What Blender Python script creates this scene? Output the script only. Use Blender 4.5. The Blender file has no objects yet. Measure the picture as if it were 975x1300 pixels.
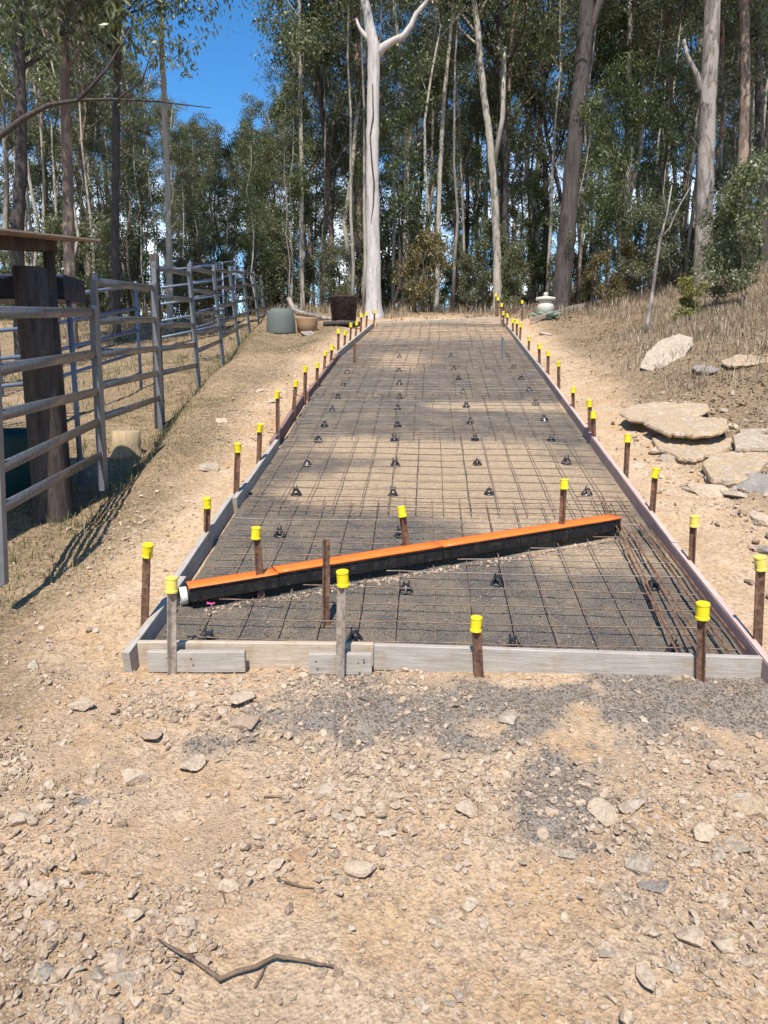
import bpy, math, random
import numpy as np
from mathutils import Vector, Matrix

# ------------------------------------------------------------------ camera, light, exposure
scene = bpy.context.scene
COL = scene.collection
F = 940.0                                   # focal length in pixels of the 975x1300 photograph
TH = math.radians(10.0); CT, ST = math.cos(TH), math.sin(TH)
CAMZ = 1.6
cd = bpy.data.cameras.new('camera'); cam = bpy.data.objects.new('camera', cd); COL.objects.link(cam)
cam.location = (0, 0, CAMZ); cam.rotation_euler = (math.pi/2 - TH, 0, 0)
cd.sensor_fit = 'VERTICAL'; cd.sensor_height = 36; cd.lens = 36*F/1300; cd.clip_start = .05; cd.clip_end = 2000
scene.camera = cam

SUN_EL = math.radians(59); SUN_AZ = math.radians(8)      # from behind the camera, to the left
sdir = Vector((-math.sin(SUN_AZ)*math.cos(SUN_EL), -math.cos(SUN_AZ)*math.cos(SUN_EL), math.sin(SUN_EL)))
w = bpy.data.worlds.new('World'); scene.world = w; w.use_nodes = True
nt = w.node_tree; bg = nt.nodes['Background']
sky = nt.nodes.new('ShaderNodeTexSky'); sky.sky_type = 'NISHITA'; sky.sun_disc = False
sky.sun_elevation = SUN_EL; sky.sun_rotation = math.pi + SUN_AZ
sky.air_density = 1.0; sky.dust_density = 0.15; sky.ozone_density = 3.0; sky.altitude = 300
hs = nt.nodes.new('ShaderNodeHueSaturation'); hs.inputs['Saturation'].default_value = 1.32
nt.links.new(sky.outputs[0], hs.inputs['Color'])
# thin white clouds low over the horizon
tc = nt.nodes.new('ShaderNodeTexCoord'); mp = nt.nodes.new('ShaderNodeMapping'); mp.inputs['Scale'].default_value = (3, 3, 9)
nz = nt.nodes.new('ShaderNodeTexNoise'); nz.inputs['Scale'].default_value = 2.2; nz.inputs['Detail'].default_value = 7
rp = nt.nodes.new('ShaderNodeValToRGB'); rp.color_ramp.elements[0].position = .45; rp.color_ramp.elements[1].position = .62
sx = nt.nodes.new('ShaderNodeSeparateXYZ'); mr = nt.nodes.new('ShaderNodeMapRange')
mr.inputs['From Min'].default_value = .30; mr.inputs['From Max'].default_value = .14
mu = nt.nodes.new('ShaderNodeMath'); mu.operation = 'MULTIPLY'
mx = nt.nodes.new('ShaderNodeMix'); mx.data_type = 'RGBA'; mx.inputs['B'].default_value = (9, 9.4, 10, 1)
nt.links.new(tc.outputs['Generated'], mp.inputs[0]); nt.links.new(mp.outputs[0], nz.inputs['Vector'])
nt.links.new(nz.outputs['Fac'], rp.inputs[0]); nt.links.new(tc.outputs['Generated'], sx.inputs[0])
nt.links.new(sx.outputs['Z'], mr.inputs['Value']); nt.links.new(mr.outputs[0], mu.inputs[0]); nt.links.new(rp.outputs[0], mu.inputs[1])
nt.links.new(mu.outputs[0], mx.inputs['Factor']); nt.links.new(hs.outputs[0], mx.inputs['A']); nt.links.new(mx.outputs['Result'], bg.inputs['Color'])
bg.inputs['Strength'].default_value = 0.13
ld = bpy.data.lights.new('sun', 'SUN'); ld.energy = 4.8; ld.angle = math.radians(.5); ld.color = (1, .95, .88)
sun = bpy.data.objects.new('sun', ld); COL.objects.link(sun); sun.rotation_euler = sdir.to_track_quat('Z', 'Y').to_euler()
vs = scene.view_settings; vs.view_transform = 'Standard'; vs.look = 'None'; vs.gamma = 1; vs.exposure = 0.64

# ------------------------------------------------------------------ measuring helpers
rng = np.random.default_rng(7); R = random.Random(11)
def C(px, py, D):                            # photo pixel at depth D -> world
    Y = (650-py)/F*D
    return Vector(((px-487.5)/F*D, D*CT+Y*ST, CAMZ-D*ST+Y*CT))
SLOPE = .18272
def zs(y): return -.2503+SLOPE*y             # plane of the board tops
def S(px, py, off=0.):
    d = C(px, py, 1)-Vector((0, 0, CAMZ)); t = (-.2503+off-CAMZ)/(d.z-SLOPE*d.y)
    return Vector((d.x*t, d.y*t, CAMZ+d.z*t))
def proj(p):                                 # world -> photo pixel
    z = p[2]-CAMZ; D = p[1]*CT-z*ST; Y = p[1]*ST+z*CT
    return 487.5+F*p[0]/D, 650-F*Y/D, D
LPX = [(166, 826), (232, 737), (301, 631), (352, 560), (392, 497), (430, 449), (476, 410)]
RPX = [(973, 842), (852, 690), (752, 556), (690, 472), (636, 404)]
_lp = [S(*q) for q in LPX]; _rp = [S(*q) for q in RPX]
def _ext(P):
    y = [q.y for q in P]; x = [q.x for q in P]; a = (x[-1]-x[0])/(y[-1]-y[0])
    return [y[0]-10]+y+[y[-1]+200], [x[0]-10*a]+x+[x[-1]+200*a]
_ly, _lx = _ext(_lp); _ry, _rx = _ext(_rp)
def _r(v): return v if getattr(v, 'ndim', 0) else float(v)
def xl(y): return _r(np.interp(y, _ly, _lx))
def xr(y): return _r(np.interp(y, _ry, _rx))
def sst(x, a, b):
    t = np.clip((x-a)/(b-a), 0, 1); return t*t*(3-2*t)
def _h(ix, iy, seed):
    n = (ix.astype(np.int64)*374761393+iy.astype(np.int64)*668265263+seed*1442695041) & 0x7fffffff
    n = ((n ^ (n >> 13))*1274126177) & 0x7fffffff
    return ((n ^ (n >> 16)) & 0xffff)/65535.
def vnoise(x, y, seed=0):
    ix = np.floor(x); iy = np.floor(y); fx = x-ix; fy = y-iy; fx = fx*fx*(3-2*fx); fy = fy*fy*(3-2*fy)
    a = _h(ix, iy, seed); b = _h(ix+1, iy, seed); c = _h(ix, iy+1, seed); d = _h(ix+1, iy+1, seed)
    return (a+(b-a)*fx)*(1-fy)+(c+(d-c)*fx)*fy
def fbm(x, y, sc, oct=4, seed=0):
    v = 0; a = .5
    for o in range(oct): v = v+a*(vnoise(x*sc, y*sc, seed+o)-.5); a *= .5; sc *= 2.1
    return v
def Hbase(x, y):
    x = np.asarray(x, float); y = np.asarray(y, float)
    yy = np.maximum(y, -4)
    z = np.where(y < 3.33, .252-.07*(3.33-yy), zs(y)-.12)
    zc = zs(20.)-.12+SLOPE*2.6*(1-np.exp(-np.maximum(y-20, 0)/2.6))+.006*np.maximum(y-20, 0)
    z = np.where(y > 20, zc, z)
    tl = -1.19+.0643*(np.clip(y, 3.3, 30)-3.33)-x
    xf = np.interp(y, [2, 4.1, 6.27, 9.0, 11.3, 13.2, 15.5, 17.8, 21], [-1.85, -2.12, -2.42, -2.73, -2.92, -2.87, -3.13, -3.27, -3.5]); df = x-xf
    z = z-(.05+.21*sst(y, 4.5, 8.5))*(1-sst(df, .02, .42))*sst(y, 2.5, 4.2)*(1-sst(y, 19, 23))-.22*sst(tl, 2.3, 7)*sst(y, 3, 8)+.05*np.exp(-((df-.6)/.3)**2)*sst(y, 5, 7)*(1-sst(y, 18, 20))+.07*sst(tl, .2, .8)*(1-sst(tl, .8, 1.4))*sst(y, 6, 9)
    tr = x-(1.754+.065*(np.clip(y, 3.2, 30)-3.2))
    t0 = .35+2.1*sst(y, 11, 19)
    q = tr-t0; sp = np.where(q > 3, q, np.log1p(np.exp(np.clip(q*4, -30, 30)))/4)
    rise = .215*np.minimum(sp, 6)+.03*np.maximum(sp-6, 0)
    return z+rise*sst(y, 1.0, 5)*(1-.6*sst(y, 24, 45))
FS = .0475
def inslab(x, y, m=0.): return (y > 3.44-FS*(x+1.19)-m) & (y < 18.1+m) & (x > xl(y)-m) & (x < xr(y)+m)
def Hn(x, y):
    x = np.asarray(x, float); y = np.asarray(y, float)
    n = .10*fbm(x, y, .45, 3, 3)+.045*fbm(x, y, 2.3, 3, 9)+.042*fbm(x, y, 9, 3, 21)+.024*np.abs(fbm(x, y, 21, 2, 25))*2-.004
    tl = xl(y)-x; tr = x-xr(y); d = np.maximum(np.maximum(tl, tr), np.maximum(3.3-y, y-18.2))
    k = .25+.75*sst(d, 0, .8)
    z = Hbase(x, y)+n*k
    return np.where(inslab(x, y, -.03), z-.14, z)
def H(x, y): return float(Hn(np.array([x]), np.array([y]))[0])
def G(px, py):                               # photo pixel -> point on the ground
    d = C(px, py, 1)-Vector((0, 0, CAMZ)); t = .8
    while t < 80:
        p = Vector((0, 0, CAMZ))+d*t
        if p.z < H(p.x, p.y): break
        t *= 1.006
    return Vector((p.x, p.y, H(p.x, p.y)))

# ------------------------------------------------------------------ mesh helpers
class MB:
    def __init__(s): s.v = []; s.f = []
    def add(s, vs_, fs):
        b = len(s.v); s.v += [tuple(p) for p in vs_]; s.f += [tuple(i+b for i in f) for f in fs]
    def box(s, M, sx, sy, sz, ch=0):
        a, b, c = sx/2, sy/2, sz/2
        if ch:
            vs_ = []; k = ch
            for X in (-a, a):
                vs_ += [(X, -b+k, -c), (X, b-k, -c), (X, b, -c+k), (X, b, c-k), (X, b-k, c), (X, -b+k, c), (X, -b, c-k), (X, -b, -c+k)]
            fs = [tuple(range(7, -1, -1)), tuple(range(8, 16))]+[(i, (i+1) % 8, 8+(i+1) % 8, 8+i) for i in range(8)]
        else:
            vs_ = [(i*a, j*b, k*c) for i in (-1, 1) for j in (-1, 1) for k in (-1, 1)]
            fs = [(0, 1, 3, 2), (4, 6, 7, 5), (0, 4, 5, 1), (2, 3, 7, 6), (0, 2, 6, 4), (1, 5, 7, 3)]
        s.add([M @ Vector(p) for p in vs_], fs)
    def tube(s, pts, rad, n=6, prof=None, cap=True):
        pts = [Vector(p) for p in pts]; m = len(pts)
        if not hasattr(rad, '__len__'): rad = [rad]*m
        t0 = (pts[1]-pts[0]).normalized(); up = Vector((0, 0, 1)) if abs(t0.z) < .9 else Vector((1, 0, 0))
        u = t0.cross(up).normalized(); vs_ = []
        for i in range(m):
            t = (pts[min(i+1, m-1)]-pts[max(i-1, 0)]).normalized()
            u = (u-t*u.dot(t)).normalized(); v = t.cross(u)
            for j in range(n):
                a = 2*math.pi*j/n; k = prof[j] if prof else 1
                vs_.append(pts[i]+(u*math.cos(a)+v*math.sin(a))*rad[i]*k)
        fs = [(i*n+j, i*n+(j+1) % n, (i+1)*n+(j+1) % n, (i+1)*n+j) for i in range(m-1) for j in range(n)]
        if cap: fs += [tuple(range(n-1, -1, -1)), tuple(range((m-1)*n, m*n))]
        s.add(vs_, fs)
    def lathe(s, M, prof, n=20):
        vs_ = [M @ Vector((r*math.cos(2*math.pi*j/n), r*math.sin(2*math.pi*j/n), z)) for r, z in prof for j in range(n)]
        m = len(prof); fs = [(i*n+j, i*n+(j+1) % n, (i+1)*n+(j+1) % n, (i+1)*n+j) for i in range(m-1) for j in range(n)]
        fs += [tuple(range(n-1, -1, -1)), tuple(range((m-1)*n, m*n))]
        s.add(vs_, fs)
    def data(s, name, mat, smooth=False):
        me = bpy.data.meshes.new(name); me.from_pydata(s.v, [], s.f); me.materials.append(mat)
        if smooth: me.polygons.foreach_set('use_smooth', [True]*len(me.polygons))
        me.update(); return me
    def build(s, name, mat, parent=None, smooth=False):
        o = bpy.data.objects.new(name, s.data(name, mat, smooth)); COL.objects.link(o)
        if parent: o.parent = parent; o.matrix_parent_inverse = parent_inv(parent)
        return o
def parent_inv(p): return Matrix.LocRotScale(p.location, p.rotation_euler, p.scale).inverted()
def npmesh(name, V, Fc, mat, smooth=False):          # arrays with equal sided faces
    me = bpy.data.meshes.new(name); k = Fc.shape[1]; nf = len(Fc)
    me.vertices.add(len(V)); me.vertices.foreach_set('co', np.asarray(V, np.float32).ravel())
    me.loops.add(nf*k); me.loops.foreach_set('vertex_index', Fc.astype(np.int32).ravel())
    me.polygons.add(nf); me.polygons.foreach_set('loop_start', np.arange(0, nf*k, k, dtype=np.int32))
    try: me.polygons.foreach_set('loop_total', np.full(nf, k, np.int32))
    except Exception: pass
    me.polygons.foreach_set('use_smooth', np.full(nf, smooth)); me.materials.append(mat)
    me.update(calc_edges=True); me.validate(); return me
def tag(o, label=None, cat=None, group=None, kind=None):
    if label: o['label'] = label
    if cat: o['category'] = cat
    if group: o['group'] = group
    if kind: o['kind'] = kind
    return o
def empty(name, loc, rz=0):
    o = bpy.data.objects.new(name, None); COL.objects.link(o); o.location = loc; o.rotation_euler = (0, 0, rz); o.empty_display_size = .1; return o
def link(name, me, parent=None):
    o = bpy.data.objects.new(name, me); COL.objects.link(o); o.parent = parent; return o
def dup(root):
    r = root.copy(); COL.objects.link(r)
    for ch in root.children:
        c = ch.copy(); COL.objects.link(c); c.parent = r
        for g in ch.children: d = g.copy(); COL.objects.link(d); d.parent = c
    return r
ORD = ['first', 'second', 'third', 'fourth', 'fifth', 'sixth', 'seventh', 'eighth', 'ninth', 'tenth', 'eleventh', 'twelfth', 'thirteenth', 'fourteenth', 'fifteenth', 'sixteenth', 'seventeenth', 'eighteenth', 'nineteenth', 'twentieth', 'twenty-first', 'twenty-second', 'twenty-third', 'twenty-fourth', 'twenty-fifth']

# ------------------------------------------------------------------ materials
class N:
    def __init__(s, name):
        s.m = bpy.data.materials.new(name); s.m.use_nodes = True; s.t = s.m.node_tree; s.b = s.t.nodes['Principled BSDF']; s.o = s.t.nodes['Material Output']
        s.co = s.t.nodes.new('ShaderNodeTexCoord').outputs['Object']
        s.pos = s.t.nodes.new('ShaderNodeNewGeometry')
    def lk(s, a, b): s.t.links.new(a, b)
    def noise(s, scale, detail=4, rough=.55, stretch=None, co=None, dist=0):
        n = s.t.nodes.new('ShaderNodeTexNoise'); n.inputs['Scale'].default_value = scale; n.inputs['Detail'].default_value = detail
        n.inputs['Roughness'].default_value = rough; n.inputs['Distortion'].default_value = dist
        c = co or s.co
        if stretch:
            m = s.t.nodes.new('ShaderNodeMapping'); m.inputs['Scale'].default_value = stretch; s.lk(c, m.inputs[0]); c = m.outputs[0]
        s.lk(c, n.inputs['Vector']); return n.outputs['Fac']
    def vor(s, scale, co=None, feature='F1', out='Distance'):
        n = s.t.nodes.new('ShaderNodeTexVoronoi'); n.inputs['Scale'].default_value = scale; n.feature = feature; s.lk(co or s.co, n.inputs['Vector']); return n.outputs[out]
    def ramp(s, f, stops):
        r = s.t.nodes.new('ShaderNodeValToRGB'); e = r.color_ramp.elements
        while len(e) < len(stops): e.new(.5)
        for i, (p, c) in enumerate(stops):
            e[i].position = p; e[i].color = (c, c, c, 1) if not hasattr(c, '__len__') else (*c, 1)
        s.lk(f, r.inputs[0]); return r.outputs[0]
    def mix(s, f, a, b, mode='MIX'):
        n = s.t.nodes.new('ShaderNodeMix'); n.data_type = 'RGBA'; n.blend_type = mode
        for k, v in (('Factor', f), ('A', a), ('B', b)):
            if hasattr(v, 'is_linked'): s.lk(v, n.inputs[k])
            elif k == 'Factor': n.inputs[k].default_value = v
            else: n.inputs[k].default_value = (*v, 1)
        return n.outputs['Result']
    def attr(s, name):
        n = s.t.nodes.new('ShaderNodeAttribute'); n.attribute_name = name; return n.outputs['Fac']
    def rnd(s): return s.pos.outputs['Random Per Island']
    def math(s, op, a, b):
        n = s.t.nodes.new('ShaderNodeMath'); n.operation = op
        for i, v in enumerate((a, b)):
            if hasattr(v, 'is_linked'): s.lk(v, n.inputs[i])
            else: n.inputs[i].default_value = v
        return n.outputs[0]
    def bump(s, h, dist=.01, strength=1, prev=None):
        n = s.t.nodes.new('ShaderNodeBump'); n.inputs['Distance'].default_value = dist; n.inputs['Strength'].default_value = strength; s.lk(h, n.inputs['Height'])
        if prev: s.lk(prev, n.inputs['Normal'])
        s.lk(n.outputs[0], s.b.inputs['Normal']); return n.outputs[0]
    def col(s, c):
        if hasattr(c, 'is_linked'): s.lk(c, s.b.inputs['Base Color'])
        else: s.b.inputs['Base Color'].default_value = (*c, 1)
    def set(s, rough=.8, metal=0, spec=.3):
        s.b.inputs['Roughness'].default_value = rough; s.b.inputs['Metallic'].default_value = metal; s.b.inputs['Specular IOR Level'].default_value = spec; return s.m

def m_ground():
    n = N('dry_earth'); P = n.pos.outputs['Position']
    big = n.noise(.55, 5, .6, co=P, dist=.6); mid = n.noise(4, 6, .65, co=P); fine = n.noise(38, 6, .7, co=P); vf = n.noise(190, 3, .6, co=P)
    c = n.mix(n.ramp(big, [(.35, 0), (.65, 1)]), (.45, .28, .145), (.52, .36, .21))
    c = n.mix(n.ramp(mid, [(.4, 0), (.7, 1)]), c, (.57, .43, .295))
    c = n.mix(n.ramp(fine, [(.34, 1), (.52, 0)]), c, (.26, .18, .115))
    c = n.mix(n.ramp(n.noise(1.4, 6, .7, co=P, dist=1.2), [(.50, 0), (.62, .65)]), c, (.38, .265, .17))
    c = n.mix(n.ramp(fine, [(.58, 0), (.72, 1)]), c, (.63, .50, .37))
    gr = n.math('MULTIPLY', n.attr('gravel'), n.ramp(n.noise(9, 5, .7, co=P), [(.25, .35), (.5, 1)]))
    g = n.mix(n.ramp(vf, [(.35, 0), (.6, 1)]), (.14, .118, .098), (.33, .28, .23))
    c = n.mix(gr, c, g)
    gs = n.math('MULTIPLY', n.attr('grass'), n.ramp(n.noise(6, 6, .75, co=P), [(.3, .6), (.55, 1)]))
    d = n.mix(n.ramp(fine, [(.35, 0), (.62, 1)]), (.10, .072, .045), (.31, .22, .13))  # brown grass tone, doubling as painted tree shade over the yard
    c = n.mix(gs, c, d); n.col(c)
    b = n.bump(n.noise(30, 8, .75, co=P), .02, .8); n.bump(n.vor(85, co=P), .008, .6, b)
    return n.set(.95, 0, .1)
def m_bed():
    n = N('crushed_rock_bed'); P = n.pos.outputs['Position']
    vf = n.noise(170, 4, .65, co=P); fine = n.noise(45, 5, .7, co=P)
    g = n.mix(n.ramp(vf, [(.35, 0), (.62, 1)]), (.062, .056, .05), (.245, .213, .178))
    g = n.mix(n.ramp(n.noise(3.2, 5, .6, co=P), [(.42, 0), (.68, .7)]), g, (.33, .255, .175))
    g = n.mix(n.ramp(fine, [(.66, 0), (.72, 1)]), g, (.42, .33, .25))
    t = n.mix(n.ramp(fine, [(.35, 0), (.65, 1)]), (.40, .285, .175), (.60, .45, .30))
    f = n.math('MULTIPLY', n.attr('tan'), n.ramp(n.noise(5, 5, .65, co=P), [(.3, .8), (.45, 1)]))
    n.col(n.mix(f, g, t)); b = n.bump(n.noise(40, 8, .75, co=P), .03, .9); n.bump(n.vor(110, co=P), .01, .9, b)
    return n.set(.95, 0, .1)
def m_stone(name, cols, patch=None):
    n = N(name); k = len(cols)-1; P = n.pos.outputs['Position']
    c = n.ramp(n.rnd(), [(i/k, x) for i, x in enumerate(cols)])
    c = n.mix(n.ramp(n.noise(60, 5, .7, co=P), [(.35, .55), (.55, 0)]), c, (.2, .14, .09))
    c = n.mix(n.ramp(n.noise(9, 5, .6, co=P), [(.5, 0), (.7, .5)]), c, (.56, .44, .31)) if patch is None else n.mix(n.ramp(n.noise(11, 6, .6, co=P), [(.5, 0), (.62, .8)]), c, patch)
    if patch is not None:
        c = n.mix(n.ramp(n.noise(5, 8, .8, co=P, dist=1.5), [(.46, .0), (.49, .6), (.51, .6), (.54, 0)]), c, (.24, .17, .11))
        c = n.mix(n.ramp(n.noise(26, 6, .75, co=P), [(.55, 0), (.66, .75)]), c, (.30, .23, .165))
    n.col(c); b = n.bump(n.noise(14, 9, .72, co=P), .03, .7); n.bump(n.noise(70, 7, .7, co=P), .01, .7, b); return n.set(.92, 0, .15)
def m_bark(name, a, b, streak=1., sc=1., blotch=None):
    n = N(name); c = n.mix(n.ramp(n.noise(3*sc, 7, .65, (7, 7, .9)), [(.3, 0), (.7, 1)]), a, b)
    c = n.mix(n.ramp(n.noise(1.6*sc, 5, .6, (4, 4, .5)), [(.55, 0), (.68, streak*.7)]), c, tuple(x*.45 for x in a))
    c = n.mix(n.ramp(n.noise(14, 4, .6), [(.62, 0), (.7, .5)]), c, tuple(min(1, x*1.5) for x in b))
    if blotch is not None:
        c = n.mix(n.ramp(n.noise(1.7, 6, .65, (2.2, 2.2, .7), dist=.8), [(.50, 0), (.56, .85)]), c, blotch)
        c = n.mix(n.ramp(n.noise(7, 5, .65, (1.5, 1.5, .8)), [(.66, 0), (.70, .8)]), c, tuple(x*.4 for x in a))
    n.col(c); n.bump(n.noise(6, 8, .7, (8, 8, .7)), .03, .8); return n.set(.9, 0, .2)
def m_leaf(name, stops, trans=.38):
    n = N(name); oi = n.t.nodes.new('ShaderNodeObjectInfo'); v = n.math('ADD', n.math('MULTIPLY', n.rnd(), .75), n.math('MULTIPLY', oi.outputs['Random'], .25))
    c = n.ramp(v, stops); n.col(c); n.set(.40, 0, .42)
    tr = n.t.nodes.new('ShaderNodeBsdfTranslucent'); n.lk(n.mix(1.0, c, (1.0, 1.15, .55), 'MULTIPLY'), tr.inputs['Color'])
    ms = n.t.nodes.new('ShaderNodeMixShader'); ms.inputs[0].default_value = trans
    n.lk(n.b.outputs[0], ms.inputs[1]); n.lk(tr.outputs[0], ms.inputs[2]); n.lk(ms.outputs[0], n.o.inputs['Surface']); return n.m
def m_wood(name, a, b, dirt=(.3, .2, .12), st=(1.5, 22, 22)):
    n = N(name); P = n.co
    c = n.mix(n.ramp(n.noise(3, 6, .65, st, dist=.4), [(.3, 0), (.7, 1)]), a, b)
    c = n.mix(n.ramp(n.noise(9, 6, .7), [(.52, 0), (.72, .7)]), c, dirt)
    n.col(c); n.bump(n.noise(4, 8, .7, st), .004, .8); return n.set(.85, 0, .2)
def m_rust(name, a, b, sc=30, rough=.85, metal=.0):
    n = N(name); c = n.mix(n.ramp(n.noise(sc, 5, .65), [(.38, 0), (.62, 1)]), a, b); n.col(c); n.bump(n.noise(120, 4, .6), .002, .6); return n.set(rough, metal, .3)
def m_plain(name, c, rough=.5, var=.15, sc=14, metal=0, spec=.4, dirt=None):
    n = N(name); a = tuple(x*(1-var) for x in c); b = tuple(min(1, x*(1+var)) for x in c)
    k = n.mix(n.noise(sc, 5, .6), a, b)
    if dirt: k = n.mix(n.ramp(n.noise(sc*2.5, 6, .7), [(.52, 0), (.68, .65)]), k, dirt)
    n.col(k); n.lk(n.ramp(n.noise(sc*2, 4), [(.3, max(0, rough-.12)), (.7, min(1, rough+.15))]), n.b.inputs['Roughness']); r = rough
    n.b.inputs['Metallic'].default_value = metal; n.b.inputs['Specular IOR Level'].default_value = spec; return n.m
M = dict(
    ground=m_ground(), bed=m_bed(),
    rubble=m_stone('sandstone_rubble', [(.44, .31, .21), (.56, .43, .31), (.58, .45, .32), (.50, .37, .26), (.30, .215, .15), (.60, .48, .36)]),
    rock=m_stone('pale_sandstone', [(.50, .37, .25), (.56, .43, .30), (.48, .37, .27)]),
    flag=m_stone('tan_flagstone', [(.56, .41, .25), (.50, .365, .23)], (.46, .40, .33)),
    pale=m_stone('pale_flat_stone', [(.52, .43, .32), (.48, .40, .31)], (.44, .37, .28)),
    greyrock=m_stone('grey_stone', [(.24, .23, .22), (.30, .28, .26)], (.36, .33, .28)),
    bluemetal=m_stone('blue_metal_gravel', [(.085, .074, .062), (.175, .15, .125), (.28, .24, .20), (.12, .104, .085), (.42, .34, .26)], (.22, .175, .13)),
    white_bark=m_bark('white_gum_bark', (.33, .29, .26), (.64, .595, .55), .6, .8, (.50, .44, .40)),
    pale_bark=m_bark('pale_bark', (.24, .205, .165), (.50, .45, .37), .7),
    grey_bark=m_bark('grey_brown_bark', (.10, .08, .07), (.28, .24, .205), .6, 1., (.36, .31, .265)),
    brown_bark=m_bark('brown_bark', (.10, .072, .055), (.245, .185, .145), 1., 1., (.36, .26, .19)),
    dark_bark=m_bark('dark_bark', (.04, .034, .03), (.115, .095, .085)),
    leaf_a=m_leaf('gum_leaves', [(0, (.055, .07, .028)), (.4, (.12, .135, .062)), (.75, (.20, .205, .11)), (1, (.32, .31, .21))]),
    leaf_b=m_leaf('dull_gum_leaves', [(0, (.05, .06, .03)), (.45, (.11, .12, .066)), (.8, (.19, .19, .12)), (1, (.30, .28, .19))]),
    leaf_c=m_leaf('shrub_leaves', [(0, (.04, .055, .02)), (.45, (.085, .11, .04)), (.8, (.145, .165, .07)), (1, (.25, .25, .13))]),
    leaf_dry=m_leaf('dry_leaves', [(0, (.09, .07, .03)), (.5, (.19, .15, .06)), (1, (.30, .24, .12))]),
    leaf_y=m_leaf('yellow_green_leaves', [(0, (.10, .11, .03)), (.6, (.19, .19, .05)), (1, (.32, .30, .10))]),
    grass=m_leaf('dry_grass_blades', [(0, (.12, .085, .055)), (.5, (.31, .23, .155)), (1, (.54, .43, .31))], .2),
    gleaf=m_leaf('green_grass_blades', [(0, (.07, .08, .03)), (.5, (.16, .15, .06)), (1, (.34, .28, .14))], .2),
    litter=m_leaf('leaf_litter', [(0, (.05, .03, .02)), (.5, (.18, .12, .075)), (.85, (.36, .27, .18)), (1, (.52, .42, .32))], .05),
    old_wood=m_wood('weathered_grey_timber', (.27, .235, .20), (.43, .385, .33)),
    tan_wood=m_wood('tan_timber', (.36, .28, .20), (.50, .41, .31)),
    ply=m_wood('pink_faced_form_timber', (.26, .18, .165), (.40, .29, .265), (.40, .33, .26)),
    ply_edge=m_wood('pink_painted_board_edge', (.44, .28, .24), (.48, .37, .31), (.52, .42, .32)),
    red_wood=m_wood('dull_red_form_timber', (.16, .09, .075), (.27, .165, .14), (.22, .15, .11)),
    log=m_bark('weathered_log', (.36, .31, .25), (.58, .52, .44), .6),
    post_wood=m_bark('old_timber_post', (.045, .036, .03), (.115, .092, .075), .8, 1.5),
    stump=m_bark('sawn_stump', (.33, .24, .14), (.50, .38, .23), .4),
    rust=m_rust('rusty_steel', (.075, .038, .025), (.20, .11, .065)),
    rust_dull=m_rust('weathered_steel', (.20, .155, .12), (.36, .30, .24)),
    wire=m_rust('rusting_mesh_wire', (.115, .075, .055), (.25, .165, .11), 12, .7, .2),
    wire_bright=m_rust('steel_mesh_wire', (.15, .115, .09), (.28, .225, .185), 9, .65, .2),
    bar=m_rust('orange_rusted_bar', (.085, .042, .028), (.22, .11, .062), 22),
    galv=m_plain('galvanised_steel', (.17, .175, .18), .42, .3, 25, .35),
    galv_old=m_plain('grey_galvanised_rail', (.12, .12, .12), .32, .3, 12, .4, .8, (.06, .055, .05)),
    galv_blue=m_plain('blue_grey_steel', (.16, .20, .27), .5, .2, 8, .3),
    cap=m_plain('yellow_plastic', (.72, .575, .012), .42, .10, 20, 0, .4, (.60, .46, .07)),
    cap_old=m_plain('faded_yellow_plastic', (.68, .55, .10), .6, .15, 30, 0, .3, (.55, .45, .22)),
    chair=m_plain('black_plastic', (.022, .023, .026), .35, .2, 20, 0, .5),
    orange=m_plain('orange_cover_film', (.80, .16, .022), .42, .10, 7, 0, .4, (.62, .17, .05)),
    drain=m_plain('black_channel_plastic', (.010, .009, .009), .6, .3, 10, 0, .3, (.06, .045, .035)),
    white=m_plain('white_plastic', (.62, .61, .56), .5, .1, 20, 0, .4, (.45, .38, .28)),
    pink=m_plain('pink_marking_film', (.75, .08, .26), .6, .15, 20),
    teal=m_plain('teal_plastic', (.008, .045, .05), .5, .2, 6),
    tin=m_rust('rusty_roofing', (.18, .13, .10), (.32, .245, .19), 5, .7),
    dark_steel=m_rust('burnt_steel', (.022, .016, .013), (.07, .045, .035), 9),
    mound=m_plain('dull_green_cover', (.105, .12, .105), .8, .15, 4),
    brown=m_plain('brown_clay', (.30, .18, .10), .8, .2, 7),
    stoneware=m_plain('weathered_concrete', (.56, .52, .44), .8, .15, 12, 0, .2, (.35, .33, .27)),
    green_glaze=m_plain('green_glaze', (.28, .42, .33), .45, .2, 9, 0, .4, (.5, .52, .44)),
    twig=m_bark('dry_twig', (.14, .09, .06), (.30, .21, .14), .4),
    darkbox=m_plain('dark_blue_steel', (.012, .02, .04), .45, .3, 6, .2),
    soil=m_plain('dark_soil', (.11, .085, .06), .95, .3, 20, 0, .1),
)

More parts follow.
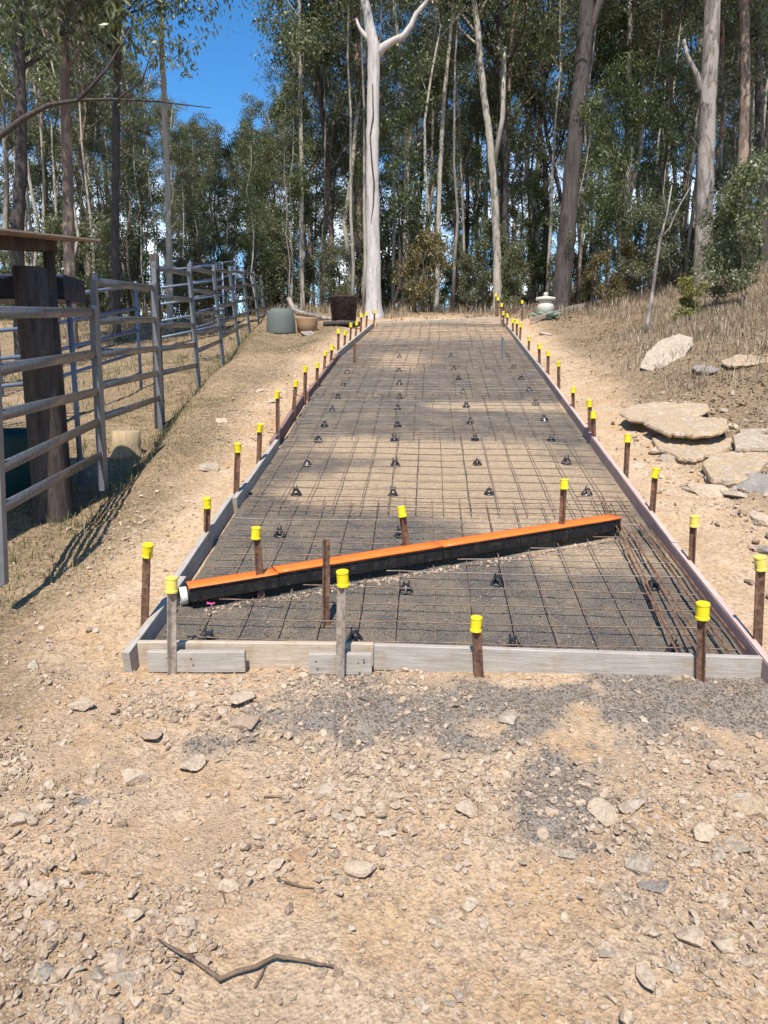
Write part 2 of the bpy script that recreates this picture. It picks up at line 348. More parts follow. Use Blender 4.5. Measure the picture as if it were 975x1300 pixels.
# ------------------------------------------------------------------ the ground
def axis(segs):
    out = []
    for a, b, st in segs: out += list(np.arange(a, b, st))
    return np.array(out+[segs[-1][1]])
gx = axis([(-400, -100, 30), (-100, -30, 5), (-30, -8, .8), (-8, -3.2, .14), (-3.2, 3.6, .03), (3.6, 9, .09), (9, 30, .8), (30, 100, 5), (100, 400, 30)])
gy = axis([(-300, -30, 30), (-30, -2, 3), (-2, 1, .25), (1, 6, .027), (6, 12, .05), (12, 20, .10), (20, 32, .4), (32, 100, 4), (100, 400, 30)])
X, Y = np.meshgrid(gx, gy); Z = Hn(X, Y)
nx, ny = len(gx), len(gy); ii = np.arange(nx*ny).reshape(ny, nx)
Fq = np.stack([ii[:-1, :-1], ii[:-1, 1:], ii[1:, 1:], ii[1:, :-1]], -1).reshape(-1, 4)
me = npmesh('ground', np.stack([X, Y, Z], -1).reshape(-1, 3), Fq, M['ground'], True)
def gravel_mask(X, Y):
    n = fbm(X, Y, 1.7, 4, 50)*.9
    a = np.exp(-((Y-3.06)/.27)**2)*(.35*sst(X, -.9, -.3)+.85*sst(X, .0, .5))
    b = .9*np.exp(-(((X-.63)/.17)**2+((Y-2.45)/.5)**2)); c = .5*np.exp(-(((X+.45)/.75)**2+((Y-2.82)/.22)**2))
    n2 = fbm(X, Y, 7, 4, 57)
    return np.clip((a+b+c+n*2.2+n2*2.2-.24)*2.0, 0, 1)*np.clip((a+b+c)*3, 0, 1)*(Y < 3.5)
def grass_shade_mask(X, Y):
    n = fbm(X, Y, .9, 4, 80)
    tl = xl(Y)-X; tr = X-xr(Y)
    left = sst(tl, .3, .95)*1.0+sst(tl, 1.7, 2.6)*.1  # bank grass; behind the fence it also paints tree shade into the ground
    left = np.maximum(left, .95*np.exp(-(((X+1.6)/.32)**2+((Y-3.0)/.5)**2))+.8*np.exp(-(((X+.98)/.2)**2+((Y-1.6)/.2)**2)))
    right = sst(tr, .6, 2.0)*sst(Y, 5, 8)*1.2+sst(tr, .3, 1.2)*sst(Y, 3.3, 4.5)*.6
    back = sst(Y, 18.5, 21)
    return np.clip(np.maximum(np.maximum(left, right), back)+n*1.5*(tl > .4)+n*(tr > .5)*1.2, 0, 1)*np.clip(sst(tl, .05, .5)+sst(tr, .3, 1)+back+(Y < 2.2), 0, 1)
for nm, arr in (('gravel', gravel_mask(X, Y)), ('grass', grass_shade_mask(X, Y))):
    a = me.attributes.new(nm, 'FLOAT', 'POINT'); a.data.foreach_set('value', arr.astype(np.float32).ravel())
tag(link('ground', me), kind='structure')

# drain line (needed by the bed)
DL = S(236, 738); DR = S(783, 652); ddir = (DR-DL).normalized(); dperp = Vector((-ddir.y, ddir.x, 0)).normalized()
def dside(x, y):                                       # + behind the drain, - in front; and position along it
    r = Vector((x, y, 0))-Vector((DL.x, DL.y, 0)); return r.dot(dperp), r.dot(Vector((ddir.x, ddir.y, 0)).normalized())
DLEN = (DR-DL).length-.06
bv = np.linspace(0, 2.95, 124); by = np.arange(3.425, 18.12, .028)
V_, Y_ = np.meshgrid(bv, by); Yb = Y_-FS*V_; Xb = xl(Yb)+V_/2.95*(xr(Yb)-xl(Yb))
r_x = Xb-DL.x; r_y = Yb-DL.y; sd = r_x*dperp.x+r_y*dperp.y; al = r_x*ddir.x+r_y*ddir.y
dip = np.exp(-((sd+.10)/.075)**4)*sst(al, -.1, .05)*(1-sst(al, DLEN, DLEN+.15))
def bedz(x, y): return zs(y)-.095+.022*fbm(x, y, 3, 3, 31)+.014*fbm(x, y, 13, 3, 37)
Zb = bedz(Xb, Yb)-.03*dip
nx, ny = len(bv), len(by); ii = np.arange(nx*ny).reshape(ny, nx)
Fq = np.stack([ii[:-1, :-1], ii[:-1, 1:], ii[1:, 1:], ii[1:, :-1]], -1).reshape(-1, 4)
me = npmesh('gravel_bed', np.stack([Xb, Yb, Zb], -1).reshape(-1, 3), Fq, M['bed'], True)
def tanmask(V_, Yb):
    Xb = xl(Yb)+V_; g = lambda v, y, a, b: np.exp(-(((V_-v)/a)**2+((Yb-y)/b)**2))
    t = 1.3*g(1.9, 6.1, .95, .75)+1.1*g(.6, 5.9, .35, .3)+.9*g(1.3, 7.15, 1.1, .25)+.9*g(2.2, 5.1, .45, .35)+.75*np.exp(-((Yb-9.0)/.22)**2)*sst(V_, 1, 2)+.7*np.exp(-((Yb-16.3)/1.2)**2)+.8*g(1.0, 12.5, .4, .8)+.5*np.exp(-((Yb-4.55)/.22)**2)*sst(V_, 1.6, 2.3)+.5*g(.6, 7.5, .3, .15)
    return np.clip(t*2.1+fbm(Xb, Yb, 1.2, 4, 61)*1.0+fbm(Xb, Yb, 6, 3, 63)*1.0-.15, 0, 1)
tan = tanmask(V_, Yb)
a = me.attributes.new('tan', 'FLOAT', 'POINT'); a.data.foreach_set('value', tan.astype(np.float32).ravel())
tag(link('gravel_bed', me), kind='structure')

# ------------------------------------------------------------------ rocks
def ico(level):
    t = (1+5**.5)/2; v = [(-1, t, 0), (1, t, 0), (-1, -t, 0), (1, -t, 0), (0, -1, t), (0, 1, t), (0, -1, -t), (0, 1, -t), (t, 0, -1), (t, 0, 1), (-t, 0, -1), (-t, 0, 1)]
    f = [(0, 11, 5), (0, 5, 1), (0, 1, 7), (0, 7, 10), (0, 10, 11), (1, 5, 9), (5, 11, 4), (11, 10, 2), (10, 7, 6), (7, 1, 8), (3, 9, 4), (3, 4, 2), (3, 2, 6), (3, 6, 8), (3, 8, 9), (4, 9, 5), (2, 4, 11), (6, 2, 10), (8, 6, 7), (9, 8, 1)]
    v = [np.array(p)/np.linalg.norm(p) for p in v]
    for _ in range(level):
        cache = {}; nf = []
        def mid(a, b):
            k = (min(a, b), max(a, b))
            if k not in cache: p = v[a]+v[b]; v.append(p/np.linalg.norm(p)); cache[k] = len(v)-1
            return cache[k]
        for a, b, c in f: ab, bc, ca = mid(a, b), mid(b, c), mid(c, a); nf += [(a, ab, ca), (b, bc, ab), (c, ca, bc), (ab, bc, ca)]
        f = nf
    return np.array(v), np.array(f)
ICO = [ico(0), ico(1), ico(2), ico(3)]
def rockverts(lv, rg, cuts=9):
    v = ICO[lv][0].copy()
    for _ in range(cuts):
        n = rg.normal(size=3); n /= np.linalg.norm(n); d = rg.uniform(.32, .8); k = v@n-d; v -= np.outer(np.maximum(k, 0), n)
    v += rg.normal(size=v.shape)*(.05 if lv < 2 else .010)
    return v
def rotm(rg, tilt=.5):
    a = rg.uniform(0, 2*math.pi); b = rg.normal()*tilt; c = rg.normal()*tilt
    return np.array(Matrix.Rotation(a, 3, 'Z') @ Matrix.Rotation(b, 3, 'X') @ Matrix.Rotation(c, 3, 'Y'))
def scatter(name, pts, sizes, mat, lv=0, flat=.6, sink=.25):
    tv = [rockverts(lv, rng, 7) for _ in range(16)]; F0 = ICO[lv][1]; n0 = len(tv[0]); V = []; Fs = []
    pts = np.asarray(pts); sizes = np.asarray(sizes); m = len(pts)
    sc = np.stack([sizes*rng.uniform(.7, 1.25, m), sizes*rng.uniform(.5, 1, m), sizes*flat*rng.uniform(.6, 1.2, m)], -1)
    RM = np.stack([rotm(rng, .35) for _ in range(200)])[rng.integers(0, 200, m)]; ti = rng.integers(0, 16, m)
    v = np.einsum('mij,mnj->mni', RM, np.stack(tv)[ti]*sc[:, None, :]); v[:, :, 2] += (sc[:, 2]*(1-2*sink))[:, None]; v += pts[:, None, :]
    V = [v.reshape(-1, 3)]; Fs = [(F0[None]+(np.arange(m)*n0)[:, None, None]).reshape(-1, 3)]
    return tag(link(name, npmesh(name, np.concatenate(V), np.concatenate(Fs), mat)), kind='stuff')
def ground_pts(n, x0, x1, y0, y1, dens, extra=1):
    x = rng.uniform(x0, x1, n); y = rng.uniform(y0, y1, n); k = rng.uniform(0, 1, n) < dens(x, y); x, y = x[k], y[k]
    return np.stack([x, y, Hn(x, y)], -1)
BARE = [(G(*q), r_) for q, r_ in (((570, 1150), .26), ((620, 1290), .30), ((860, 1290), .30), ((300, 1275), .24), ((420, 1290), .22), ((250, 1060), .20), ((780, 960), .20), ((450, 1180), .16), ((710, 1150), .22), ((140, 960), .22), ((920, 940), .16))]
HEAP = [(G(*q), r_) for q, r_ in (((480, 1010), .16), ((320, 1090), .16), ((880, 1080), .18), ((860, 1200), .20), ((150, 1225), .16), ((60, 1040), .2), ((600, 1010), .16), ((260, 900), .25), ((420, 1080), .15), ((760, 1030), .15), ((560, 1270), .10))]
def spots(x, y):
    b = 0; h = 0
    for c, r_ in BARE: b = b+np.exp(-(((x-c.x)**2+(y-c.y)**2)/r_**2))
    for c, r_ in HEAP: h = h+np.exp(-(((x-c.x)**2+(y-c.y)**2)/r_**2))
    return np.clip(b, 0, 1.2), np.clip(h, 0, 1)
def dens_front(x, y):
    b, h = spots(x, y); return np.clip(_dens_front(x, y)*(1-.62*b)+.5*h*(1-.5*b), 0, 1)
def _dens_front(x, y):
    n = fbm(x, y, 1.3, 3, 91)+.5*fbm(x, y, 4, 2, 95)
    return np.clip(.38+n*6.5, .06, .8)*~inslab(x, y, .03)*(1-.75*gravel_mask(x, y))*(1-.65*sst(x, -1.2, -2.2))
p = ground_pts(150000, -3.0, 3.4, 1.25, 3.6, dens_front)
scatter('rubble', p, .0048+.0055*rng.pareto(2.6, len(p)).clip(0, 3.5), M['rubble'])
tag(bpy.data.objects['rubble'], 'pale crushed sandstone rubble strewn over the foreground earth', 'rubble')
p = ground_pts(8500, -2.7, 3.2, 1.3, 3.4, lambda x, y: dens_front(x, y)*np.clip(.5+3*fbm(x, y, 1.0, 3, 17), .05, 1))
o = scatter('broken_stone', p, rng.uniform(.008, .016, len(p))+.020*rng.uniform(0, 1, len(p))**5, M['rubble'], 1, .6, .30); tag(o, 'thumb-sized angular sandstone pieces lying across the foreground', 'broken stone')
def dens_side(x, y):
    tl = xl(y)-x; tr = x-xr(y); n = fbm(x, y, 1.1, 3, 44)
    return np.clip((.5+3*n), 0, 1)*(((tl > .03)*(tl < 1.3)*(1-.7*sst(tl, .7, 1.3)))+(tr > .03)*(1-.8*sst(tr, 1, 2.2)))
p = ground_pts(42000, -2.9, 5, 3.3, 14, dens_side)
o = scatter('loose_stone', p, .006+.006*rng.pareto(2.6, len(p)).clip(0, 4), M['rubble']); tag(o, 'small loose stones on the earth banks beside the formwork', 'loose stone')
def dstep(x, y):
    return np.exp(-(((x-(2.75+.12*(y-5)))/.45)**2+((y-6.0)/1.5)**2))*np.clip(.5+4*fbm(x, y, 2, 3, 120), 0, 1)*(x > xr(y)+.1)
p = ground_pts(6500, 2, 5, 3.6, 9, dstep)
o = scatter('step_rubble', p, rng.uniform(.012, .03, len(p))+.03*rng.uniform(0, 1, len(p))**4, M['rubble'], 1, .6, .2); tag(o, 'broken sandstone rubble packed around the stone steps', 'rubble')
p = ground_pts(2200, -2.4, 0, 4, 12, lambda x, y: (xl(y)-x > .25)*(xl(y)-x < 1.0)*np.clip(5*fbm(x, y, 1.2, 3, 140)-.2, 0, 1))
o = scatter('bank_rubble', p, rng.uniform(.01, .022, len(p)), M['rubble'], 1, .6, .25); tag(o, 'pale sandstone chips on the earth bank left of the formwork', 'rubble')
p = ground_pts(60000, -2.4, 3.0, 1.25, 3.4, lambda x, y: np.clip(.55+2*fbm(x, y, 2.2, 3, 150), .1, 1)*(1-gravel_mask(x, y))*~inslab(x, y, .03))
o = scatter('grit', p, rng.uniform(.0022, .0048, len(p)), M['rubble'], 0, .7, .3); tag(o, 'fine tan grit scattered through the foreground dirt', 'grit')
# blue metal on the bed and spilled before the front board
x = rng.uniform(0.03, 2.9, 15000); y = 3.25+rng.uniform(0, 1, 15000)**1.35*9; X1 = xl(y)+x
k = inslab(X1, y, -.03) & (rng.uniform(0, 1, len(X1)) > 1.3*tanmask((X1-xl(y)), y)); X1, y = X1[k], y[k]; sdd = (X1-DL.x)*dperp.x+(y-DL.y)*dperp.y
zz = bedz(X1, y)-.03*np.exp(-((sdd+.10)/.075)**4)
o = scatter('crushed_rock', np.stack([X1, y, zz], -1), rng.uniform(.004, .0105, len(y)), M['bluemetal'], 0, .7); tag(o, 'dark grey crushed rock under the steel mesh', 'crushed rock')
p = ground_pts(45000, -1.3, 2.8, 1.7, 3.35, lambda x, y: gravel_mask(x, y)**1.5)
o = scatter('spilled_gravel', p, rng.uniform(.004, .009, len(p)), M['bluemetal'], 0, .7); tag(o, 'dark grey gravel spilled in front of the timber edge board', 'gravel')

def rock_obj(name, px, py, wpx, hpx, mat, label, cat='rock', seed=0, flat=.5, group=None, ang=0., sink=.3, lv=3):
    rg = np.random.default_rng(seed+5); p = G(px, py+hpx*.25); D = proj(p)[2]; w = wpx/F*D/2
    d = max(w*.45, hpx/F*D/2/max(.35, (math.sin(math.atan2(CAMZ-p.z, p.y))+.18))); d = min(d, w*1.6)
    v = rockverts(lv, rg, 15)*np.array([w*1.5, d*1.5, w*flat*1.45]); a = ang; ca, sa = math.cos(a), math.sin(a)
    v = v@np.array([[ca, sa, 0], [-sa, ca, 0], [0, 0, 1]]); v[:, 2] += v[:, 2].max()*(1-2*sink) + v[:, 1]*SLOPE*(p.y > 3.3)
    me = npmesh(name, v, ICO[lv][1], mat); o = link(name, me); o.location = p
    return tag(o, label, cat, group)
RK = [  # px, py, w, h, mat, label words
 (311, 881, 30, 34, 'rock', 'upright oval tan rock standing just below the left part of the front board'),
 (314, 918, 34, 18, 'rubble', 'grey flat block lying below the upright oval tan rock'),
 (240, 968, 26, 22, 'rock', 'dark-edged tan rock left of centre on the gravel patch'),
 (191, 935, 22, 16, 'rubble', 'reddish rounded stone in the left rubble below the short end board'),
 (169, 992, 30, 20, 'rock', 'brown flat rock left of the dark-edged tan rock'),
 (104, 900, 24, 14, 'rock', 'pale wedge stone on bare earth at far upper left of foreground'),
 (55, 1022, 30, 20, 'rock', 'long pale stone leaning beside a flat one near left edge'),
 (32, 1037, 22, 26, 'rock', 'leftmost upright slab stone beside the long pale stone'),
 (104, 1018, 24, 12, 'greyrock', 'small bluish grey stone to the right of the long pale stone'),
 (52, 1132, 24, 18, 'rock', 'tan rock with dark shaded side alone near the left edge'),
 (60, 1232, 30, 26, 'greyrock', 'blue-grey triangular rock near the bottom left corner'),
 (150, 1212, 34, 30, 'rock', 'big tan block at the top of the bottom left stone cluster'),
 (128, 1240, 24, 28, 'pale', 'pale flat piece in the bottom left stone cluster beside a red stone'),
 (165, 1240, 34, 28, 'pale', 'large pale angular rock right of the red stone at bottom left'),
 (143, 1252, 18, 16, 'brown', 'small red-brown stone wedged between two pale rocks at bottom left'),
 (182, 1222, 18, 16, 'rock', 'round tan stone right of the bottom left stone cluster'),
 (348, 1098, 22, 20, 'rock', 'pale round stone low in the middle rubble band left of centre'),
 (292, 1125, 20, 16, 'rock', 'squarish tan stone in the rubble above the dry stick'),
 (321, 1110, 14, 14, 'rock', 'small egg-shaped tan stone left of the pale round stone'),
 (378, 1085, 22, 16, 'brown', 'reddish stone beside the pale round stone in the middle rubble'),
 (462, 1102, 36, 16, 'rock', 'long tapering buff stone pointing down right at mid foreground'),
 (414, 1005, 18, 22, 'rock', 'upright tan chip in the rubble below the centre of the board'),
 (457, 1030, 20, 26, 'rock', 'tall flat buff stone right of the upright tan chip'),
 (643, 909, 28, 20, 'pale', 'pale pinkish rock alone in the grey gravel below the middle picket'),
 (666, 944, 18, 10, 'pale', 'small whitish oblong stone below the pale pinkish rock'),
 (592, 1024, 32, 20, 'rock', 'flat buff triangular stone in the centre right rubble'),
 (500, 1008, 18, 16, 'rock', 'square tan stone left of the flat buff triangular stone'),
 (769, 1030, 30, 40, 'rock', 'tall leaning tan slab beside the tongue of grey gravel'),
 (802, 1022, 26, 20, 'pale', 'rounded pale stone right of the tall leaning tan slab'),
 (691, 1057, 14, 18, 'rock', 'small buff stone on the lower left rim of the gravel tongue'),
 (713, 1085, 26, 12, 'pale', 'whitish stone at the foot of the grey gravel tongue'),
 (812, 1103, 34, 20, 'pale', 'light grey domed rock right of the gravel tongue foot'),
 (834, 1130, 34, 16, 'greyrock', 'brown-grey flat rock just below the light grey domed rock'),
 (772, 1204, 28, 28, 'pale', 'smooth yellowish boulder at the left of the lower right stones'),
 (870, 1187, 38, 32, 'rock', 'largest pinkish block among the lower right stones'),
 (918, 1200, 34, 22, 'rock', 'wide pinkish stone right of the largest pinkish block'),
 (820, 1235, 24, 30, 'rock', 'upright tan rock below the smooth yellowish boulder'),
 (855, 1222, 18, 20, 'pale', 'small pale rock between the upright tan rock and the pinkish block'),
 (890, 1062, 34, 18, 'rock', 'flat tan slab at the top of the right hand stone cluster'),
 (912, 1083, 20, 26, 'pale', 'upright pale stone in the right hand stone cluster'),
 (930, 1072, 22, 26, 'pale', 'leaning whitish stone right of the upright pale stone'),
 (955, 1030, 46, 26, 'flag', 'broad buff rock cut by the right edge of the photo'),
 (946, 1184, 16, 12, 'brown', 'orange brick-coloured stone at lower right'),
 (583, 1262, 16, 22, 'pale', 'narrow pale stone near the bottom edge in the centre'),
 (574, 1278, 14, 12, 'pale', 'small round white stone below the narrow pale stone at bottom'),
 (916, 975, 30, 14, 'rock', 'tan stone high on the right foreground below the corner'),
 (655, 1270, 12, 24, 'brown', 'thin red-brown shard by the bottom edge right of centre'),
]
for i, (px, py, w_, h_, m_, lb) in enumerate(RK):
    rock_obj('rock', px, py, w_, h_, M[m_], lb, 'rock', i, .42+.25*((i*37) % 10)/10, 'rocks scattered over the foreground', ((i*53) % 7-3)*.25)
RR = [  # on the right bank
 (912, 708-56, 30, 0, '', ''),
]
for i, (px, py, w_, h_, m_, lb) in enumerate([
 (960, 610, 44, 38, 'greyrock', 'large pale grey boulder at the right edge below the stone steps'),
 (966, 653, 34, 32, 'rock', 'buff boulder under the pale grey boulder at the right edge'),
 (905, 624, 34, 16, 'rock', 'tan wedge rock in front of the lowest stone step'),
 (925, 628, 22, 12, 'pale', 'small pale rock between the wedge rock and grey boulder'),
 (880, 620, 20, 10, 'pale', 'small rounded pale stone left of the tan wedge rock'),
 (853, 583, 16, 9, 'pale', 'small pale pebble-like stone below the third step'),
 (969, 700, 18, 14, 'greyrock', 'grey stone beside the nearest right picket cap'),
 (692, 424, 9, 6, 'pale', 'small white stone lying on the far right bank by the formwork'),
 (897, 553, 14, 6, 'pale', 'little pale stone resting on the third stone step'),
 (963, 548, 26, 14, 'pale', 'pale knobbly rock right of the second step at the edge'),
 (920, 521, 10, 6, 'pale', 'small white stone on the litter above the second step'),
 (808, 590, 16, 8, 'rock', 'tan stone beside the picket left of the steps'),
 (832, 573, 18, 9, 'rock', 'buff stone at the left end of the third step'),
 (930, 500, 8, 5, 'pale', 'tiny white stone up on the dark litter slope')]):
    rock_obj('rock', px, py, w_, h_, M[m_], lb, 'rock', 100+i, .5, 'rocks on the right bank', .2*i)
for i, (px, py, w_, h_, m_, lb) in enumerate([
 (283, 533, 12, 7, 'rock', 'dark-sided tan rock on the left bank beside the fence'),
 (262, 596, 22, 8, 'pale', 'pale flat stone on the left bank right of the fence bend'),
 (345, 510, 9, 6, 'rock', 'small tan stone on the left bank behind a yellow cap'),
 (330, 497, 8, 5, 'rock', 'tiny buff stone higher up on the left bank'),
 (42, 846, 14, 8, 'pale', 'small pale stone on bare earth at the far left edge')]):
    rock_obj('rock', px, py, w_, h_, M[m_], lb, 'rock', 200+i, .5, 'rocks on the left bank')

def flagstone(outline, label, mat, up=.05, thick=.07, slope=None, tiltx=0., name='flat_stone', cat='flat stone', seed=1, group='stone slabs set as steps in the bank'):
    rg = np.random.default_rng(seed); cx = sum(p[0] for p in outline)/len(outline); cy = sum(p[1] for p in outline)/len(outline)
    p0 = G(cx, cy); e = .25
    gx_ = tiltx if slope is not None else (float(Hbase(p0.x+e, p0.y))-float(Hbase(p0.x-e, p0.y)))/(2*e)*.6
    gy_ = slope if slope is not None else (float(Hbase(p0.x, p0.y+e))-float(Hbase(p0.x, p0.y-e)))/(2*e)
    o0 = Vector((0, 0, CAMZ)); pts = []
    m = len(outline)
    for i in range(m):
        a = np.array(outline[i], float); b = np.array(outline[(i+1) % m], float); k = max(2, int(np.linalg.norm(b-a)/4))
        for j in range(k):
            q = a+(b-a)*j/k+(rg.normal(size=2)*.6 if j else 0); d = C(q[0], q[1], 1)-o0
            t = (p0.z+up-CAMZ-gx_*p0.x-gy_*p0.y)/(d.z-gx_*d.x-gy_*d.y); pts.append(o0+d*t)
    c = sum(pts, Vector())/len(pts); n = len(pts); vs_ = []; L = [(1.0, -thick, .93), (1, -thick*.45, 1.015), (1, -.006, 1.0), (1, 0, .975), (1, .0, .8), (1, 0, .55), (1, 0, .28)]
    for _, dz, s_ in L:
        for p in pts:
            q = c+(p-c)*s_; nzv = (rg.random()-.5)*(.005 if s_ < .9 else .004); vs_.append(Vector((q.x-p0.x, q.y-p0.y, q.z+dz+nzv-p0.z)))
    fs = [(i*n+j, i*n+(j+1) % n, (i+1)*n+(j+1) % n, (i+1)*n+j) for i in range(len(L)-1) for j in range(n)]
    vs_.append(c-p0+Vector((0, 0, .004))); t = len(vs_)-1; b = (len(L)-1)*n; fs += [(b+j, b+(j+1) % n, t) for j in range(n)]; fs.append(tuple(range(n-1, -1, -1)))
    mb = MB(); mb.add(vs_, fs); o = mb.build(name, M[mat]); o.location = p0; return tag(o, label, cat, group)
flagstone([(787, 524), (800, 514), (832, 510), (868, 511), (898, 512), (901, 519), (886, 527), (860, 530), (820, 533), (798, 531)], 'topmost stone step, a thin tan slab with a grey right end', 'flag', .11, .05, seed=1)
flagstone([(818, 536), (840, 528), (880, 528), (922, 531), (925, 541), (915, 548), (880, 552), (845, 548)], 'second stone step, long buff slab with deep shadow beneath its front', 'flag', .11, .05, seed=2)
flagstone([(828, 556), (845, 549), (880, 552), (930, 556), (928, 566), (908, 574), (884, 582), (862, 580), (835, 568)], 'third stone step, wide sandy slab below the long buff slab', 'flag', .03, .06, seed=3)
flagstone([(892, 588), (904, 574), (940, 572), (974, 568), (976, 584), (955, 606), (920, 609), (903, 606)], 'lowest stone step, broad sandy slab with a notched front left corner', 'flag', .05, .08, seed=4)
flagstone([(930, 552), (950, 546), (978, 552), (979, 568), (934, 568)], 'pale wedge slab set behind the lowest stone step at the right', 'pale', .06, .06, seed=6)
flagstone([(813, 464), (820, 448), (838, 432), (862, 423), (879, 428), (880, 437), (866, 455), (848, 470), (830, 470)], 'big pale angular slab propped on the right bank above the steps', 'pale', .20, .05, slope=.5, seed=5, group=None)
flagstone([(879, 466), (886, 463), (905, 464), (914, 468), (905, 471), (884, 470)], 'small bluish grey flat stone right of the big propped slab', 'greyrock', .05, .04, seed=8, group=None)
flagstone([(915, 458), (935, 450), (978, 447), (979, 458), (950, 462), (925, 464)], 'long low sandy slab bedded in grass at the right edge of the bank', 'flag', .02, .04, seed=9, group=None)

# ------------------------------------------------------------------ formwork boards
def board(A, B, h, t, mat, label, name='form_board', group='timber form boards', out=1, edge=None):
    """A,B: top line (outer face); board hangs below; out=side the thickness goes"""
    A, B = Vector(A), Vector(B); d = B-A; L = d.length; c = (A+B)/2
    xax = d.normalized(); yax = Vector((-xax.y, xax.x, 0)).normalized(); zax = xax.cross(yax)
    Rm = Matrix((xax, yax, zax)).transposed().to_4x4()
    o = MB(); n = max(2, int(L/.25)); vs_ = []; k = .0035
    for i in range(n+1):
        X_ = -L/2+L*i/n; wz = (R.random()-.5)*.003; wy = (R.random()-.5)*.003
        for yy, zz_ in ((0, -h), (t, -h), (t, -k), (t-k, 0), (k, 0), (0, -k)): vs_.append((X_, yy*out+wy, zz_+wz))
    fs = [(i*6+j, i*6+(j+1) % 6, (i+1)*6+(j+1) % 6, (i+1)*6+j) for i in range(n) for j in range(6)]
    fs += [tuple(range(5, -1, -1)), tuple(range(n*6, n*6+6))]
    if out < 0: fs = [f[::-1] for f in fs]
    o.add(vs_, fs); ob = o.build(name, mat); ob.matrix_world = Matrix.Translation(c) @ Rm; tag(ob, label, 'form board', group)
    if edge is not None:
        e = MB(); e.box(Matrix.Translation((0, t/2*out, .0035)), L-.004, t-.004, .004); eo = e.build('top_edge', edge); eo.parent = ob; eo['label'] = 'pink painted top edge'
    return ob
def along(pxs, off=0.): return [S(px, py, off) for px, py in pxs]
LP = along(LPX)
TXT = ['short grey weathered form board at the near left corner, meeting the front board', 'long grey weathered form board on the left, beside the drain outlet',
       'grey and pink form board on the left, running behind the second and third left caps', 'dull red-brown form board halfway up the left side',
       'dull red form board on the left where the small caps crowd together', 'farthest form board on the left, running up to the white gum']
MT = ['old_wood', 'old_wood', 'old_wood', 'red_wood', 'red_wood', 'old_wood']
for i in range(6):
    a, b = LP[i], LP[i+1]; d = (b-a).normalized()
    board(a-d*.02+Vector((-.035*(i % 2), 0, .004*(i % 2))), b+d*.06+Vector((-.035*(i % 2), 0, .004*(i % 2))), .14, .038, M[MT[i]], TXT[i])
RP = along(RPX)
TXT = ['pinkish nearest form board on the right, its end sticking out past the front board', 'pink-edged form board on the right, ending near the drain tip',
       'pink-edged form board halfway up the right side by the stone steps', 'farthest form board on the right, curving up to the crest']
for i in range(4):
    a, b = RP[i], RP[i+1]; d = (b-a).normalized()
    if i == 0: a = a-d*.10
    board(a+Vector((0, 0, .003*(i % 2))), b-d*.002+Vector((0, 0, .003*(i % 2))), .15, .036, M['ply'] if i < 3 else M['old_wood'], TXT[i], out=-1, edge=M['ply_edge'] if i < 3 else None)
fa = S(173, 815); fb = S(968, 836); fd = (fb-fa).normalized(); FL = (fb-fa).length
def fx(px): t = (px-173)/(968-173); return fa+(fb-fa)*t          # near enough along the front
def fboard(p0, p1, dy, mat, label, h=.115, dz=0):
    a = S(*p0); b = S(*p1); board(a+Vector((0, -dy, dz)), b+Vector((0, -dy, dz)), h, .036, M[mat], label)
fboard((172, 815), (474, 818), 0, 'tan_wood', 'left tan board of the front edge, behind the grey joining pieces', .125, 0)
fboard((475, 819), (968, 836), 0, 'old_wood', 'long pale grey board forming the right part of the front edge', .125, .002)
fboard((190, 822), (312, 822), .038, 'old_wood', 'grey nailed joining board across the left of the front edge', .10, -.008)
fboard((393, 824), (472, 825), .038, 'old_wood', 'short grey nailed joining block at the middle of the front edge', .10, -.01)
for (px, py) in ((215, 832), (245, 833), (402, 836), (455, 838), (462, 834)):
    p = S(px, py-8)+Vector((0, -.0395, -.03)); o = MB(); o.lathe(Matrix.Translation(p) @ Matrix.Rotation(math.pi/2, 4, 'X'), [(.005, 0), (.005, .002), (.003, .003)], 8)
    par = [b for b in bpy.data.objects if b.name.startswith('form_board') and b.get('label', '').startswith('grey nailed' if px < 300 else 'short grey nailed')][0]
    ob = o.build('nail_head', M['rust']); ob.parent = par; ob.matrix_parent_inverse = par.matrix_world.inverted()
board(S(478, 409), S(636, 402), .12, .04, M['tan_wood'], 'thin board closing the far end of the slab at the crest')

# ------------------------------------------------------------------ star pickets
def solve_up(pxb, pyb, D, pxt, pyt):
    b = C(pxb, pyb, D); k = (650-pyt)/F; Yb_ = (650-pyb)/F*D; h = (k*D-Yb_)/(CT+k*ST); Dt = D-h*ST
    return b, Vector(((pxt-487.5)/F*Dt, b.y, b.z+h))
yprof = [1, .22, .30, .22]*3
def capmesh():
    mb = MB(); mb.lathe(Matrix.Identity(4), [(.0240, -.046), (.0282, -.045), (.0284, -.036), (.0258, -.034), (.0260, .012), (.0278, .014), (.0278, .020), (.0255, .024), (.020, .0245), (.019, .022), (.006, .022)], 18); return mb
def ystake(L, seed):
    n = 12; mb = MB(); vs_ = []
    for z in (0, L):
        for j in range(n):
            a = 2*math.pi*j/n; r = .026*(1 if j % 4 == 0 else (.20 if j % 4 == 2 else .27))
            vs_.append((r*math.cos(a), r*math.sin(a), z))
    # flanges as three thin plates round the axis give the Y section its real look
    for q in range(3):
        mb.box(Matrix.Rotation(q*2*math.pi/3+.5, 4, 'Z') @ Matrix.Translation((.0125, 0, L/2)), .023, .005, L)
    mb.tube([(0, 0, .001), (0, 0, L-.001)], .0045, 6)
    for q in range(int(L/.06)):
        pass
    return mb
CAPM = {k: capmesh().data('cap', M[k], False) for k in ('cap', 'cap_old')}
pick_n = 0
